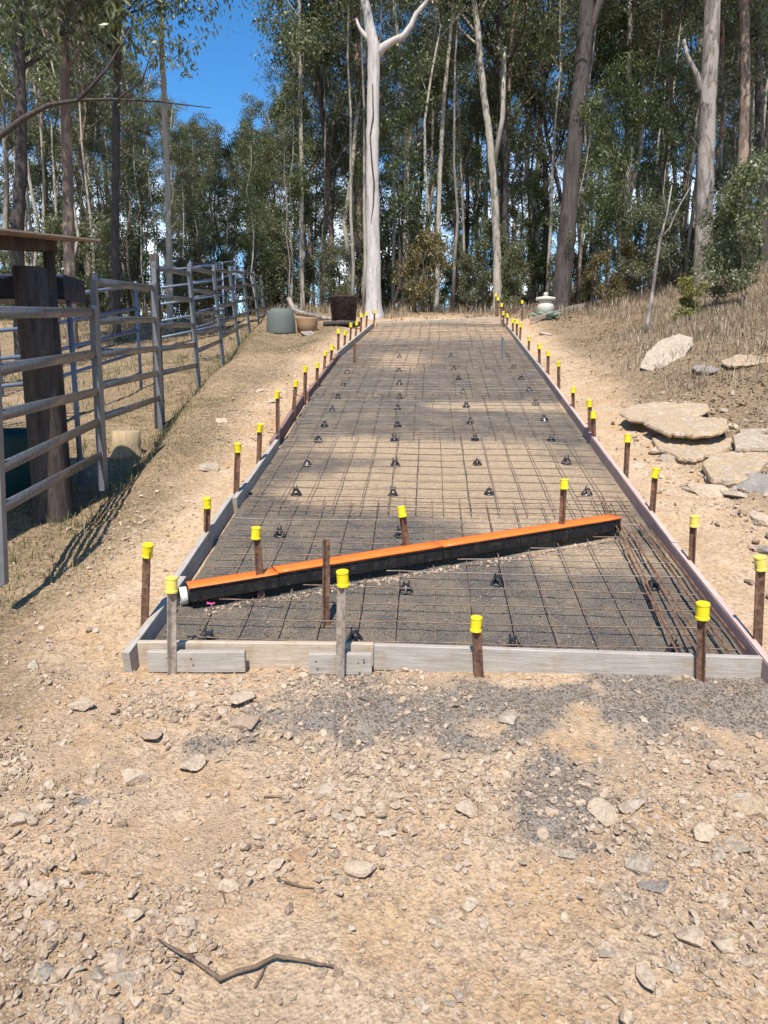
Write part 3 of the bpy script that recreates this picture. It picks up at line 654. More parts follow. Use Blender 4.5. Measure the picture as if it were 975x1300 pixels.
def picket(base, top, label, cap='cap', steel='rust', group='capped steel pickets holding the formwork', bury=.12, cs=1.):
    global pick_n; pick_n += 1
    d = top-base; L = d.length; o = empty('star_picket', base); o.rotation_mode = 'QUATERNION'
    o.rotation_quaternion = d.to_track_quat('Z', 'Y') @ Matrix.Rotation(pick_n*1.3, 3, 'Z').to_quaternion()
    mb = ystake(L+bury-.005, pick_n); me_ = mb.data('stake', M[steel]); s_ = link('stake', me_, o); s_.location = (0, 0, -bury)
    if cap: c_ = link('cap', CAPM[cap], o); c_.location = (0, 0, L-.012); c_.scale = (cs, cs, cs); c_.rotation_euler = (R.uniform(-.16, .16), R.uniform(-.16, .16), 0)
    return tag(o, label, 'picket', group)
def onplane(capx, capy, bx, by_, label, off=0., caph=.03, **k):
    b = S(bx, by_, off); D = proj(b)[2]; base, top = solve_up(bx, by_, D, capx, capy); top.z += caph*.5 if k.get('cap', 'cap') else 0
    return picket(base, top, label, **k)
left = [(188, 697, 187, 783), (263, 637, 264, 676), (302, 567, 302, 624), (330.5, 542, 331, 584), (352, 500, 354, 551), (376, 486, 375, 521), (388, 468, 388, 502), (403, 463, 403, 483), (413.5, 448, 413, 467), (421.5, 440.5, 421, 457), (429.5, 420, 430.5, 444), (438.6, 422, 438.6, 437), (445.5, 412, 445.5, 430), (453, 409.6, 453, 423), (459, 400, 459, 417), (466, 398, 466, 412), (476, 395, 476, 409)]
for i, (a, b, c, d) in enumerate(left):
    nm = 'yellow-capped star picket outside the left form boards, %s counting from the front' % ORD[i]
    onplane(a, b, c-(2 if i < 6 else 1), d, nm, cap='cap', cs=1.0 if i < 9 else 1.15)
right = [(965, 713, 960, 812), (881.5, 660, 878, 713), (832.7, 599, 827.7, 650), (797, 555, 793.5, 598), (753, 526, 753, 555), (748, 511, 748, 549), (728, 494, 727, 517), (709, 461, 708, 491), (696, 448, 694.5, 474), (684.5, 439, 684, 460.5), (672, 429, 671.5, 442), (661, 412, 660, 429), (656, 408, 656, 425), (651, 407, 651, 421), (644, 400, 644, 413), (639, 397, 639, 410), (637, 387, 637, 402), (632, 379, 632, 401), (629.5, 374, 629.5, 398)]
for i, (a, b, c, d) in enumerate(right):
    nm = 'yellow-capped star picket outside the right form boards, %s counting from the front' % ORD[i]
    onplane(a, b, c+(1 if i < 10 else 0), d, nm, cap='cap_old' if i in (0, 1, 10) else 'cap', cs=1.0 if i < 9 else 1.15)
def onfront(capx, capy, bx, by_, label, **k):
    b = S(bx, by_, -.115); b.y -= .004; x = b.x; t_ = (x-fa.x)/(fb.x-fa.x); yb = fa.y+(fb.y-fa.y)*t_-(.078 if by_ < 849 else .034)
    b = Vector((x, yb, zs(yb)-.125)); q = proj(b); base, top = solve_up(q[0], q[1], q[2], capx, capy); top.z += .015
    return picket(base, top, label, **k)
onfront(218, 740, 222, 848, 'leaning grey star picket with faded cap, leftmost in front of the front board', cap='cap_old', steel='rust_dull', group='steel pickets along the front board', cs=1.05)
onfront(435, 732, 434, 848, 'grey star picket with yellow cap at the centre joining block of the front board', steel='rust_dull', group='steel pickets along the front board', cs=1.05)
onfront(604.5, 790, 606, 850, 'short rusty star picket with yellow cap, right of centre on the front board', group='steel pickets along the front board')
onfront(892, 773, 889, 866, 'rusty star picket with tilted bright cap near the right end of the front board', group='steel pickets along the front board', cs=1.12)
onplane(325, 675, 331, 752, 'leaning yellow-capped picket against the left section of the orange drain', off=-.09, steel='rust', group='pickets holding up the orange drain')
onplane(413, 684, 413, 793, 'bare rusty picket without a cap, in front of the orange drain', off=-.09, cap=None, group='pickets holding up the orange drain')
onplane(509.5, 648, 518, 710, 'leaning yellow-capped picket at the middle of the orange drain', off=-.09, group='pickets holding up the orange drain')
onplane(716.5, 613, 713, 685, 'yellow-capped picket near the right end of the orange drain', off=-.09, group='pickets holding up the orange drain')
onplane(450, 433, 450, 462, 'thin uncapped rusty picket inside the far left of the slab', off=-.09, cap=None, group='uncapped pickets inside the far slab')
onplane(638, 428, 638, 456, 'pale galvanised uncapped picket inside the far right of the slab', off=-.09, cap=None, steel='galv', group='uncapped pickets inside the far slab')
onplane(663, 383, 663, 401, 'yellow-capped picket standing alone left of the concrete urn', cs=1.1, group='pickets by the concrete urn')
onplane(716, 368, 717.5, 391, 'rusty picket with dull cap right of the concrete urn by the dark trunk', cap='cap_old', cs=1.1, group='pickets by the concrete urn')

# ------------------------------------------------------------------ reinforcing mesh
def W(v, y, dz): yy = y-FS*v; return Vector((xl(yy)+v/2.93*(xr(yy)-xl(yy)), yy, zs(yy)+dz))
def wire_pts(a, b, amp, rgx):
    n = max(3, int((b-a).length/.22)+1); ph = rgx.random()*6
    return [a+(b-a)*(i/(n-1))+Vector((rgx.uniform(-1, 1)*.003, rgx.uniform(-1, 1)*.003, amp*math.sin(i*1.1+ph)+rgx.uniform(-1, 1)*.003)) for i in range(n)]
def clip_drain(pts, keep):          # keep -1: in front; +1: behind ; splits the wire
    out = []; cur = []
    fine = []
    for i in range(len(pts)-1):
        for k in range(6): fine.append(pts[i]+(pts[i+1]-pts[i])*k/6)
    fine.append(pts[-1])
    for p in fine:
        s_, a_ = dside(p.x, p.y); a2 = -.05 < a_ < DLEN+.04
        ok = (not a2) or (s_ < -.20 if keep < 0 else s_ > .05)
        if a2 and ((keep < 0 and s_ > 0) or (keep > 0 and s_ < 0)): ok = False
        if ok: cur.append(p)
        else:
            if len(cur) > 2: out.append(cur)
            cur = []
    if len(cur) > 2: out.append(cur)
    return out
seams = [(3.48, 5.52), (5.36, 7.62), (7.50, 9.75), (9.62, 11.9), (11.75, 14.0), (13.85, 16.1), (15.95, 18.0)]
mlab = ['nearest steel mesh sheet, in front of the orange drain', 'steel mesh sheet over the sandy patch behind the drain', 'third steel mesh sheet up the slope from the drain', 'fourth steel mesh sheet, level with the propped slab',
        'fifth steel mesh sheet, over grey crushed rock', 'sixth steel mesh sheet, beside the uncapped pickets', 'farthest steel mesh sheet just below the crest']
def sheet(y0, y1, k, keep, label, parity=0):
    rgx = random.Random(40+k*7+keep); root = empty('reinforcing_mesh', W(1.4, (y0+y1)/2, -.05)); tag(root, label, 'steel mesh', 'sheets of reinforcing mesh laid in the formwork')
    shift = [.03, .11, .05, .13, .02, .1, .06][k]
    bz = -.048+(k % 2)*.009
    def emit(pts, mt):
        segs = [pts] if keep == 0 else clip_drain(pts, keep)
        for sg in segs:
            mb = MB(); r = .0036 if y0 < 8 else .0042; mb.tube([p for p in sg[::2]]+([sg[-1]] if len(sg) % 2 == 0 else []) if keep else sg, r, 5); ob = mb.build('wire', M[mt]); ob.parent = root; ob.matrix_parent_inverse = Matrix.Translation(-root.location)
    v = shift
    while v < 2.88:
        if v > .04: emit(wire_pts(W(v, y0-.005, bz), W(v, y1+rgx.uniform(0, .04), bz), .003, rgx), 'wire')
        v += .2
    y = y0+.04
    while y < y1:
        emit(wire_pts(W(.05, y+rgx.uniform(-.006, .006), bz+.0078), W(2.87, y+rgx.uniform(-.008, .008), bz+.0078), .004, rgx), 'wire_bright' if rgx.random() < .3 else 'wire')
        y += .2
sheet(3.48, 5.75, 0, -1, mlab[0])
sheet(3.9, 5.6, 0, 1, 'cut steel mesh sheet directly behind the orange drain')
for k in range(1, 7): sheet(seams[k][0], seams[k][1], k, 0, mlab[k])
bl = [((792, 668), (905, 832)), ((800, 668), (884, 832)), ((776, 640), (862, 832)), ((812, 664), (925, 828)), ((826, 672), (946, 826)), ((764, 630), (840, 790))]
bt = ['rightmost loose rusty bar along the pinkish form board', 'loose rusty bar second from the pinkish form board', 'longest loose rusty bar passing the drain tip', 'loose rusty bar close to the pinkish form board', 'thin loose bar', 'loose rusty bar just left of the bar bundle']
bl.sort(key=lambda t: -t[1][0])
for i, (a, b) in enumerate(bl):
    pa, pb = S(*a, -.037+.004*(i % 3)), S(*b, -.037+.004*((i+1) % 3)); mb = MB(); mb.tube(wire_pts(pa, pb, .006, random.Random(i)), .0055, 6)
    o = mb.build('reinforcing_bar', M['bar']); tag(o, 'loose rusty reinforcing bar at the right form board, %s counting leftwards from the board' % ORD[i], 'steel bar', 'loose bars beside the right form board')

# bar chairs
def make_chair():
    root = empty('bar_chair', (0, 0, 0))
    def part(name, fn): mb = MB(); fn(mb); o = mb.build(name, M['chair'], root)
    part('base_ring', lambda m: m.tube([(.036*math.cos(a*math.pi/8), .036*math.sin(a*math.pi/8), .004) for a in range(17)], .0045, 6))
    for q in range(4):
        a = q*math.pi/2+.4
        part('leg', lambda m: m.tube([(.036*math.cos(a), .036*math.sin(a), .004), (.026*math.cos(a), .026*math.sin(a), .022), (.013*math.cos(a), .013*math.sin(a), .041)], [.008, .007, .006], 6))
    part('collar', lambda m: m.lathe(Matrix.Translation((0, 0, .036)), [(.016, 0), (.02, .002), (.019, .01), (.012, .012)], 12))
    for q in range(2):
        a = q*math.pi+.8
        part('clip', lambda m: m.tube([(.015*math.cos(a), .015*math.sin(a), .044), (.018*math.cos(a), .018*math.sin(a), .056), (.012*math.cos(a), .012*math.sin(a), .064)], .0048, 5))
    return root
chairs = [[(264, 808), (450, 809), (652, 816), (856, 823)], [(515, 745), (632, 735), (829, 742)], [(355, 675), (508, 676)], [(376, 625), (499, 625), (621, 623), (745, 625)], [(390, 588), (502, 588), (606, 586), (719, 586)],
          [(404, 557), (501, 557), (603, 556), (700, 556)], [(412, 539), (505, 538), (597, 535), (691, 533)], [(422, 520), (505, 517), (592, 514), (680, 512)], [(429, 503), (507, 503), (588, 497), (672, 494)],
          [(436, 487), (507, 486), (582, 480), (662, 480)], [(441, 472), (507, 470), (576, 467), (652, 466)], [(507, 452), (572, 451), (645, 451)]]
proto = make_chair(); first = True
for r_, row in enumerate(chairs):
    for c_, (px, py) in enumerate(row):
        o = proto if first else dup(proto); first = False
        p = S(px, py, -.07); o.location = (p.x, p.y, float(bedz(p.x, p.y))-.003); o.rotation_euler = (R.uniform(-.1, .1), R.uniform(-.1, .1), R.uniform(0, 6)); s_ = 1.12+R.uniform(-.05, .08); o.scale = (s_, s_, s_)
        pos = {4: ['leftmost', 'second from left', 'third from left', 'rightmost'], 3: ['left', 'middle', 'right'], 2: ['left', 'right']}[len(row)][c_]
        tag(o, 'black bar chair under the mesh, %s in %s row from front' % (pos, ORD[r_]), 'bar chair', 'black bar chairs under the mesh')

# ------------------------------------------------------------------ channel drain
droot = empty('channel_drain', DL); tag(droot, 'long black channel drain with bright orange cover running diagonally across the formwork', 'drain')
ux = ddir; uy = dperp; uz = ux.cross(uy).normalized()
def DM(al, out, up): return Matrix.Translation(DL+ux*al+uy*out+uz*up) @ Matrix((ux, uy, uz)).transposed().to_4x4()
jo = [0, .50, 1.55, DLEN]
for i in range(3):
    a, b = jo[i], jo[i+1]; mid_ = (a+b)/2; L = b-a; dzz = [-.004, .004, .001][i]; dyy = [-.008, .004, 0][i]
    mb = MB(); mb.box(DM(mid_, -.055+dyy, -.048), L-.004, .128, .088, .006)
    for q in np.arange(a+.06, b-.03, .125):
        mb.box(DM(q, -.055+dyy-.066, -.048), .008, .010, .08)
    mb.box(DM(mid_, -.055+dyy-.066, -.012), L-.006, .010, .008)
    ch = mb.build('channel_body', M['drain'], droot)
    mb = MB(); n = 14; vs_ = []
    for q in range(n+1):
        X_ = -L/2+L*q/n
        for yy, zz_ in ((-.070, -.013), (-.067, 0), (-.02, .0015), (.03, .001), (.064, 0), (.067, -.012)):
            vs_.append(DM(mid_, -.055+dyy, dzz+.002) @ Vector((X_, yy, zz_+R.uniform(-.0008, .0008))))
    fs = [(q*6+j, (q+1)*6+j, (q+1)*6+j+1, q*6+j+1) for q in range(n) for j in range(5)]
    mb.add(vs_, fs); co = mb.build('orange_cover', M['orange'], droot, True); so = co.modifiers.new('s', 'SOLIDIFY'); so.thickness = .002; so.offset = -1
mb = MB(); Mx = DM(-.012, -.055, -.065) @ Matrix.Rotation(-math.pi/2, 4, 'Y'); mb.lathe(Mx, [(.050, -.02), (.050, .03), (.046, .035), (.040, .035), (.038, .0)], 24); mb.build('outlet_spigot', M['white'], droot, True)
mb = MB(); mb.lathe(Mx, [(.056, -.024), (.056, -.006), (.051, -.004)], 24); mb.build('outlet_collar', M['drain'], droot, True)
mb = MB(); mb.box(DM(DLEN-.003, -.055, -.050), .006, .136, .094, .004); mb.build('end_cap', M['red_wood'], droot)
for (px, py, lb) in ((266, 766, 'pink marking film scrap below the left end of the drain'), (455, 744, 'dark stained pink film scrap under the drain')):
    pass
p = S(267, 768, -.085); mb = MB(); vs_ = []
for i in range(5):
    for j in range(4): vs_.append(p+Vector((i*.011-.02, j*.009-.01, .004+R.uniform(0, .009))))
mb.add(vs_, [(i*4+j, (i+1)*4+j, (i+1)*4+j+1, i*4+j+1) for i in range(4) for j in range(3)]); o = mb.build('film_scrap', M['pink']); sm = o.modifiers.new('s', 'SOLIDIFY'); sm.thickness = .001
tag(o, 'scrap of bright pink film on the gravel below the left end of the drain', 'scrap')
# dug clods along the front lip of the trench
pt = []; 
for i in range(420):
    al_ = R.uniform(.05, DLEN); q = DL+ux*al_+uy*(-.19-abs(R.gauss(0, .03))); pt.append((q.x, q.y, float(bedz(q.x, q.y))))
o = scatter('trench_spoil', pt, rng.uniform(.006, .017, len(pt)), M['rubble'], 0, .8); tag(o, 'pale dug stones along the front lip of the drain trench', 'spoil')

# ------------------------------------------------------------------ cattle yard fence
PD = [4.1, 6.27, 8.9, 11.25, 13.2, 15.5, 17.6, 19.4, 21.0]
PX = [(-1, -16), (131, 117), (205, 195), (252, 241), (283, 272), (303, 292.5), (318, 309), (330, 322), (338, 331)]      # base, top px x
PB = [722, 607, 544, 485, 456, 440, 431, 424, 417]
RL = [ # rails of every panel: y pixels at its left post and at its right post
 ([396, 470, 529, 597, 648], [397, 449, 497, 535, 577]),
 ([357, 407, 449, 490, 531], [366, 406, 443, 474, 505]),
 ([339, 377, 412, 443, 474], [348, 381, 413, 438, 464]),
 ([340, 368, 398, 423, 446], [347, 371, 396, 417, 433]),
 ([341, 364, 388, 410, 428], [346, 366, 386, 404, 419]),
 ([343, 362, 383, 401, 416], [347, 364, 382, 398, 412]),
 ([344, 360, 377, 394, 408], [349, 363, 379, 394, 407]),
 ([348, 361, 376, 391, 403], [353, 364, 377, 391, 402])]
PL = ['nearest panel', 'second panel, beside the shelter roof end', 'third panel, right of the wooden post', 'fourth panel', 'fifth panel', 'sixth panel', 'seventh panel', 'eighth and farthest panel']
def atpost(i, y, right_side):
    t = (PB[i]-y)/max(1, PB[i]-350); pxx = PX[i][0]+(PX[i][1]-PX[i][0])*t
    b, q = solve_up(PX[i][0], PB[i], PD[i], pxx, y); return q
for k in range(8):
    yl, yr = RL[k]; b0 = C(PX[k][0], PB[k], PD[k]); b1 = C(PX[k+1][0], PB[k+1], PD[k+1]); dd = (b1-b0); dd.z = 0; dd.normalize(); g = dd*.035
    root = empty('yard_panel', b0+g); tag(root, 'grey steel cattle yard fence, %s' % PL[k] if k else 'grey steel five-rail cattle yard panel nearest the camera at the left edge', 'fence panel', 'steel cattle yard panels of the left fence')
    for e, (i, ys) in enumerate(((k, yl), (k+1, yr))):
        base = b0+g if e == 0 else b1-g; top = atpost(i, ys[0]-7*(6.3/PD[i]), 0)+(g if e == 0 else -g)
        mb = MB(); d = (top-base); base = base-d.normalized()*.1; d = top-base; mb.box(Matrix.Translation((base+top)/2) @ d.to_track_quat('Z', 'Y').to_matrix().to_4x4(), .05, .05, d.length, .006)
        st = mb.build('stile', M['galv'], root)
        mb = MB(); mb.tube([top-d.normalized()*.03, top+d.normalized()*.012, top+d.normalized()*.022], [.034, .034, .02], 8); mb.build('stile_cap', M['galv'], root)
    for a_, b_ in zip(yl, yr):
        A = atpost(k, a_, 0)+g; B = atpost(k+1, b_, 0)-g; d = B-A; mb = MB()
        # oval cattle rail: tall section
        prof = []; u = d.normalized(); s_ = u.cross(Vector((0, 0, 1))).normalized(); t_ = s_.cross(u); vs_ = []
        for P_ in (A, B):
            for j in range(12):
                an = 2*math.pi*j/12; cx_ = math.cos(an); sy_ = math.sin(an)
                vs_.append(P_+s_*(.015*math.copysign(abs(cx_)**.8, cx_))+t_*(.034*math.copysign(abs(sy_)**.6, sy_)))
        mb.add(vs_, [(j, (j+1) % 12, 12+(j+1) % 12, 12+j) for j in range(12)]+[tuple(range(11, -1, -1)), tuple(range(12, 24))])
        mb.build('rail', M['galv_old'], root, True)
# wooden post with the second panel
b, t = solve_up(203, 540, 9.1, 196, 325); mb = MB(); mb.tube([b+(t-b)*k for k in (-.06, 0, .3, .6, .9, 1)]+[t+Vector((0, 0, .02))], [.06, .062, .058, .056, .055, .055, .03], 10)
tag(mb.build('wooden_post', M['post_wood'], None, True), 'pale round wooden post taller than the steel panels beside it', 'post')
# yard panels further in, seen through the fence
def yard_panel(A, B, h, n, label, group):
    root = empty('yard_panel', A); tag(root, label, 'fence panel', group); Z_ = Vector((0, 0, h))
    for P_ in (A, B):
        mb = MB(); mb.tube([P_-Vector((0, 0, .1)), P_+Z_], .025, 8); mb.build('stile', M['galv_blue'], root, True)
    for i in range(n):
        z_ = Vector((0, 0, h-.06-i*(h-.3)/(n-1))); mb = MB(); mb.tube([A+z_, B+z_], .024, 8); mb.build('rail', M['galv_blue'], root, True)
def gp(x, y): return Vector((x, y, H(x, y)))
gi = 'inner cattle yard panels seen through the fence'
yard_panel(gp(-5.9, 8.6), gp(-4.15, 9.2), 1.6, 5, 'blue-grey inner yard panel seen through the nearest panel, left of the thick post', gi)
yard_panel(gp(-4.1, 9.2), gp(-3.75, 11.6), 1.6, 5, 'blue-grey inner yard panel running away behind the thick post', gi)
yard_panel(gp(-8.6, 11.5), gp(-6.0, 11.8), 1.6, 5, 'blue-grey inner yard panel at the back of the shelter, far left', gi)
yard_panel(gp(-4.9, 16.6), gp(-3.9, 18.6), 1.7, 5, 'small blue-grey yard panel seen behind the fifth fence panel', gi)
yard_panel(gp(-4.6, 18.2), gp(-3.95, 20.4), 1.7, 5, 'faraway blue-grey yard panel behind the farthest fence panels', gi)
# shelter
sh = empty('open_shelter', gp(-4, 4.5)); tag(sh, 'low open shelter with rusty roofing sheet on thick timber posts at the left edge', 'shelter')
mb = MB(); x0, x1, y0, y1 = -7.2, -2.28, 1.9, 6.25; nX = 80; vs_ = []
for i in range(nX+1):
    xx = x0+(x1-x0)*i/nX
    for yy, xe in ((3.1, xx-.72), (y1, xx)):
        vs_.append((xe, yy, 2.00+.116*yy+.012*math.sin(i*2.2)))
mb.add(vs_, [(2*i, 2*i+2, 2*i+3, 2*i+1) for i in range(nX)]); o = mb.build('roof_sheet', M['tin'], sh); so = o.modifiers.new('s', 'SOLIDIFY'); so.thickness = .012
mb = MB()
for yy in (4.1, 6.10): mb.box(Matrix.Translation((-4.95-.39*(6.1-yy)/2, yy, 1.955+.116*yy)), 4.5, .04, .06)
mb.build('batten', M['post_wood'], sh)
mb = MB(); d = Vector((.85, 2.2, 2.2*.116)); mb.box(Matrix.Translation((-3.0, 5.1, 2.53)) @ d.to_track_quat('X', 'Z').to_matrix().to_4x4(), 2.2, .07, .09); mb.build('beam', M['dark_bark'], sh)
b = C(68, 655, 5.75); t = C(38, 345, 5.45); t.z = 2.42
mb = MB(); mb.tube([b-Vector((0, 0, .2)), b, b+(t-b)*.3, b+(t-b)*.6, t], [.15, .145, .13, .12, .12], 12); mb.build('post', M['post_wood'], sh, True)
b = gp(-2.62, 6.05); mb = MB(); mb.tube([b-Vector((0, 0, .1)), Vector((b.x, b.y, 2.60))], .042, 10); mb.build('post', M['dark_bark'], sh, True)
mb = MB(); mb.tube([gp(-6.8, 6.0), gp(-6.8, 6.0)+Vector((0, 0, 1.9))], .09, 10); mb.build('post', M['post_wood'], sh, True)
# dark steel box beam and drum beneath the roof
a = C(-60, 367, 6.4); b = C(95, 368, 6.4); mb = MB(); mb.box(Matrix.Translation((a+b)/2) @ (b-a).to_track_quat('X', 'Z').to_matrix().to_4x4(), (b-a).length, .45, .20, .015); o = mb.build('feed_trough', M['darkbox'])
tr_ = empty('feed_trough_stand', gp(-3.2, 6.7)); 
COL.objects.unlink(tr_); bpy.data.objects.remove(tr_)
troot = empty('raised_trough', gp((a.x+b.x)/2, (a.y+b.y)/2)); tag(troot, 'dark blue steel trough raised on legs under the shelter roof', 'trough'); o.name = 'tray'; o.parent = troot; o.matrix_parent_inverse = Matrix.Translation(-troot.location)
for q in (a, b):
    mb = MB(); mb.tube([gp(q.x+(.06 if q is a else -.06), q.y)-Vector((0, 0, .05)), Vector((q.x+(.06 if q is a else -.06), q.y, q.z-.1))], .025, 8); mb.build('leg', M['galv_blue'], troot, True)
p = gp(-3.35, 6.4); mb = MB(); mb.lathe(Matrix.Translation(p), [(.44, 0), (.5, .02), (.53, .30), (.56, .50), (.56, .54), (.53, .54), (.50, .32), (.46, .08)], 32); tag(mb.build('water_tub', M['teal'], None, True), 'dark teal plastic water tub in the shade of the shelter', 'water tub')
p = C(160, 560, 7.9); p = gp(p.x, p.y); mb = MB(); mb.tube([p-Vector((0, 0, .05)), p+Vector((0, 0, .02)), p+Vector((0, 0, .12)), p+Vector((.01, 0, .26)), p+Vector((.01, 0, .265))], [.19, .16, .145, .145, .13], 16)
tag(mb.build('tree_stump', M['stump'], None, True), 'short sawn tree stump behind the second fence panel', 'stump')

# ------------------------------------------------------------------ things at the far left of the crest
p = S(356, 418); p = gp(p.x, p.y+.1); mb = MB(); rs = []
for i in range(9): a = i/8*math.pi/2; rs.append((.31*math.cos(a)**.3 if i < 8 else .05, .50*math.sin(a)**.8))
mb.lathe(Matrix.Translation(p), [(.30, -.05)]+rs, 24); tag(mb.build('covered_heap', M['mound'], None, True), 'rounded grey-green covered heap behind the end of the left fence', 'heap')
p = gp(*(S(390, 416)[:2])); mb = MB(); mb.lathe(Matrix.Translation(p), [(.17, 0), (.21, .02), (.22, .16), (.235, .28), (.235, .31), (.21, .31), (.19, .1)], 24); tag(mb.build('clay_pot', M['brown'], None, True), 'low brown clay pot under the pale fallen log', 'pot')
pts = [C(366, 378, 18.9), C(372, 392, 18.9), C(378, 397, 18.8), C(395, 400, 18.6), C(412, 404, 18.4), C(426, 405, 18.3)]; mb = MB(); mb.tube(pts, [.06, .075, .065, .06, .055, .045], 10)
tag(mb.build('fallen_log', M['grey_bark'], None, True), 'pale barkless log with upturned left end lying by the clay pot', 'log')
p = gp(*(S(436, 412)[:2])); fr = empty('fire_bin', p); tag(fr, 'dark burnt steel fire bin left of the white gum', 'fire bin')
mb = MB(); mb.lathe(Matrix.Translation(p+Vector((0, .25, .12))), [(.24, 0), (.27, .02), (.31, .5), (.33, .52), (.33, .55), (.30, .55), (.26, .1)], 20); mb.build('bin', M['dark_steel'], fr, True)
for i in range(3):
    a = i*2.1; mb = MB(); mb.tube([p+Vector((.22*math.cos(a), .25+.22*math.sin(a), -.02)), p+Vector((.2*math.cos(a), .25+.2*math.sin(a), .14))], .02, 6); mb.build('leg', M['dark_steel'], fr)
mb = MB(); q = p+Vector((-.1, -.05, .05)); mb.tube([q+Vector((-.35, 0, 0)), q+Vector((.1, .05, .04)), q+Vector((.5, .1, .02))], [.05, .06, .04], 8); tag(mb.build('charred_branch', M['dark_bark'], None, True), 'short charred branch on the ground before the fire bin', 'branch')
rock_obj('rock', 393, 424, 16, 5, M['greyrock'], 'small grey stone below the brown clay pot', 'rock', 301)
# dark culvert like pile on the crest right of the heap
# urn on green leaf base
p = S(692, 399); p = gp(p.x, p.y); un = empty('garden_urn', p); tag(un, 'lidded concrete garden urn on a pale green leaf-shaped base by the driveway bend', 'urn')
k = .215
mb = MB(); mb.lathe(Matrix.Translation(p), [(.55*k, .10), (.8*k, .15), (1.0*k, .26), (.95*k, .34), (.72*k, .42), (.74*k, .44)], 24); mb.build('bowl', M['stoneware'], un, True)
mb = MB(); mb.lathe(Matrix.Translation(p), [(.70*k, .44), (1.12*k, .455), (1.16*k, .48), (1.1*k, .515), (.5*k, .54), (.22*k, .56)], 24); mb.build('lid', M['stoneware'], un, True)
mb = MB(); mb.lathe(Matrix.Translation(p), [(.12*k, .555), (.26*k, .58), (.28*k, .61), (.18*k, .64), (.05*k, .65)], 14); mb.build('knob', M['stoneware'], un, True)
mb = MB()
for i in range(9):
    a = i*2*math.pi/9; ca, sa = math.cos(a), math.sin(a); L_ = []
    for r_, z_, w_ in ((.08, .0, .05), (.20, .03, .10), (.31, .06, .10), (.40, .12, .03)):
        for s_ in (-1, 0, 1): L_.append(p+Vector((r_*ca-s_*w_*sa, r_*sa+s_*w_*ca, z_+(.02 if s_ else 0))))
    mb.add(L_, [(q*3+j, q*3+j+1, q*3+j+4, q*3+j+3) for q in range(3) for j in range(2)])
mb.lathe(Matrix.Translation(p), [(.18, -.02), (.2, 0), (.14, .1), (.12, .12)], 16)
o = mb.build('leaf_base', M['green_glaze'], un, True); so = o.modifiers.new('s', 'SOLIDIFY'); so.thickness = .014
# boards along the bend right of the crest
board(S(640, 394, .02), S(705, 380, .04), .10, .035, M['red_wood'], 'thin dark red form board on the crest behind the urn')
board(S(672, 404, .02), S(722, 390, .06), .10, .035, M['tan_wood'], 'pale form board on the near side of the bend in front of the urn', out=-1)
board(S(722, 389, .06), S(770, 380, .12), .10, .035, M['old_wood'], 'grey form board running right from the dull-capped picket')

# ------------------------------------------------------------------ dry stick propped on the bank, sticks and twigs
def branch_obj(name, pts, rad, mat, label, cat, extra=()):
    mb = MB(); mb.tube(pts, rad, 8)
    for e, r_ in extra: mb.tube(e, r_, 6)
    return tag(mb.build(name, mat, None, True), label, cat)
b0 = G(820, 424); Db = proj(b0)[2]
branch_obj('dead_sapling', [C(819, 427, Db), C(823, 405, Db), C(829, 370, Db), C(834, 330, Db), C(839, 300, Db-.05), C(846, 275, Db-.1), C(853, 235, Db-.1)], [.045, .037, .030, .028, .025, .017, .010], M['grey_bark'],
           'grey leaning dead sapling trunk standing on the grassy bank above the propped slab', 'dead tree',
           [([C(838, 303, Db), C(850, 290, Db), C(862, 262, Db), C(878, 235, Db)], [.02, .018, .012, .006]), ([C(826, 392, Db), C(829, 384, Db-.02)], [.03, .015]), ([C(847, 272, Db), C(842, 245, Db), C(845, 215, Db)], [.016, .01, .005])])
def gl(px, py, up=.012): q = G(px, py); q.z += up; return q
branch_obj('dry_stick', [gl(*q, .02) for q in ((214, 1210), (245, 1228), (280, 1252), (300, 1248), (325, 1236), (350, 1227), (380, 1231), (422, 1239))], [.003, .004, .0065, .006, .0055, .005, .004, .0025], M['twig'],
           'bent dark dry stick lying on bare earth near the bottom left', 'stick', [([gl(245, 1228, .02), gl(225, 1222, .03), gl(200, 1200, .02)], [.005, .004, .002])])
for i, (q, lb) in enumerate([([(352, 1120), (366, 1125), (382, 1130), (398, 1133)], 'thin pale twig in the middle rubble'), ([(282, 1120), (283, 1140), (286, 1150)], 'short upright twig among the central rubble'),
        ([(104, 1112), (122, 1113), (140, 1115)], 'dark bark strip lying left of centre on bare earth'), ([(324, 1256), (334, 1240), (338, 1232)], 'little twig crossing below the bent dry stick'),
        ([(210, 1225), (226, 1215), (260, 1222)], 'fine twig beside the upper end of the bent dry stick'), ([(335, 1016), (350, 1014), (360, 1016)], 'small dark twig in the rubble below the front board'),
        ([(455, 888), (470, 893), (480, 902)], 'thin twig below the middle of the front board')]):
    branch_obj('twig', [gl(*p_, .008) for p_ in q], [.0035]*(len(q)-1)+[.0015], M['twig'], lb, 'twig')
q = C(2, 720, 4.05)

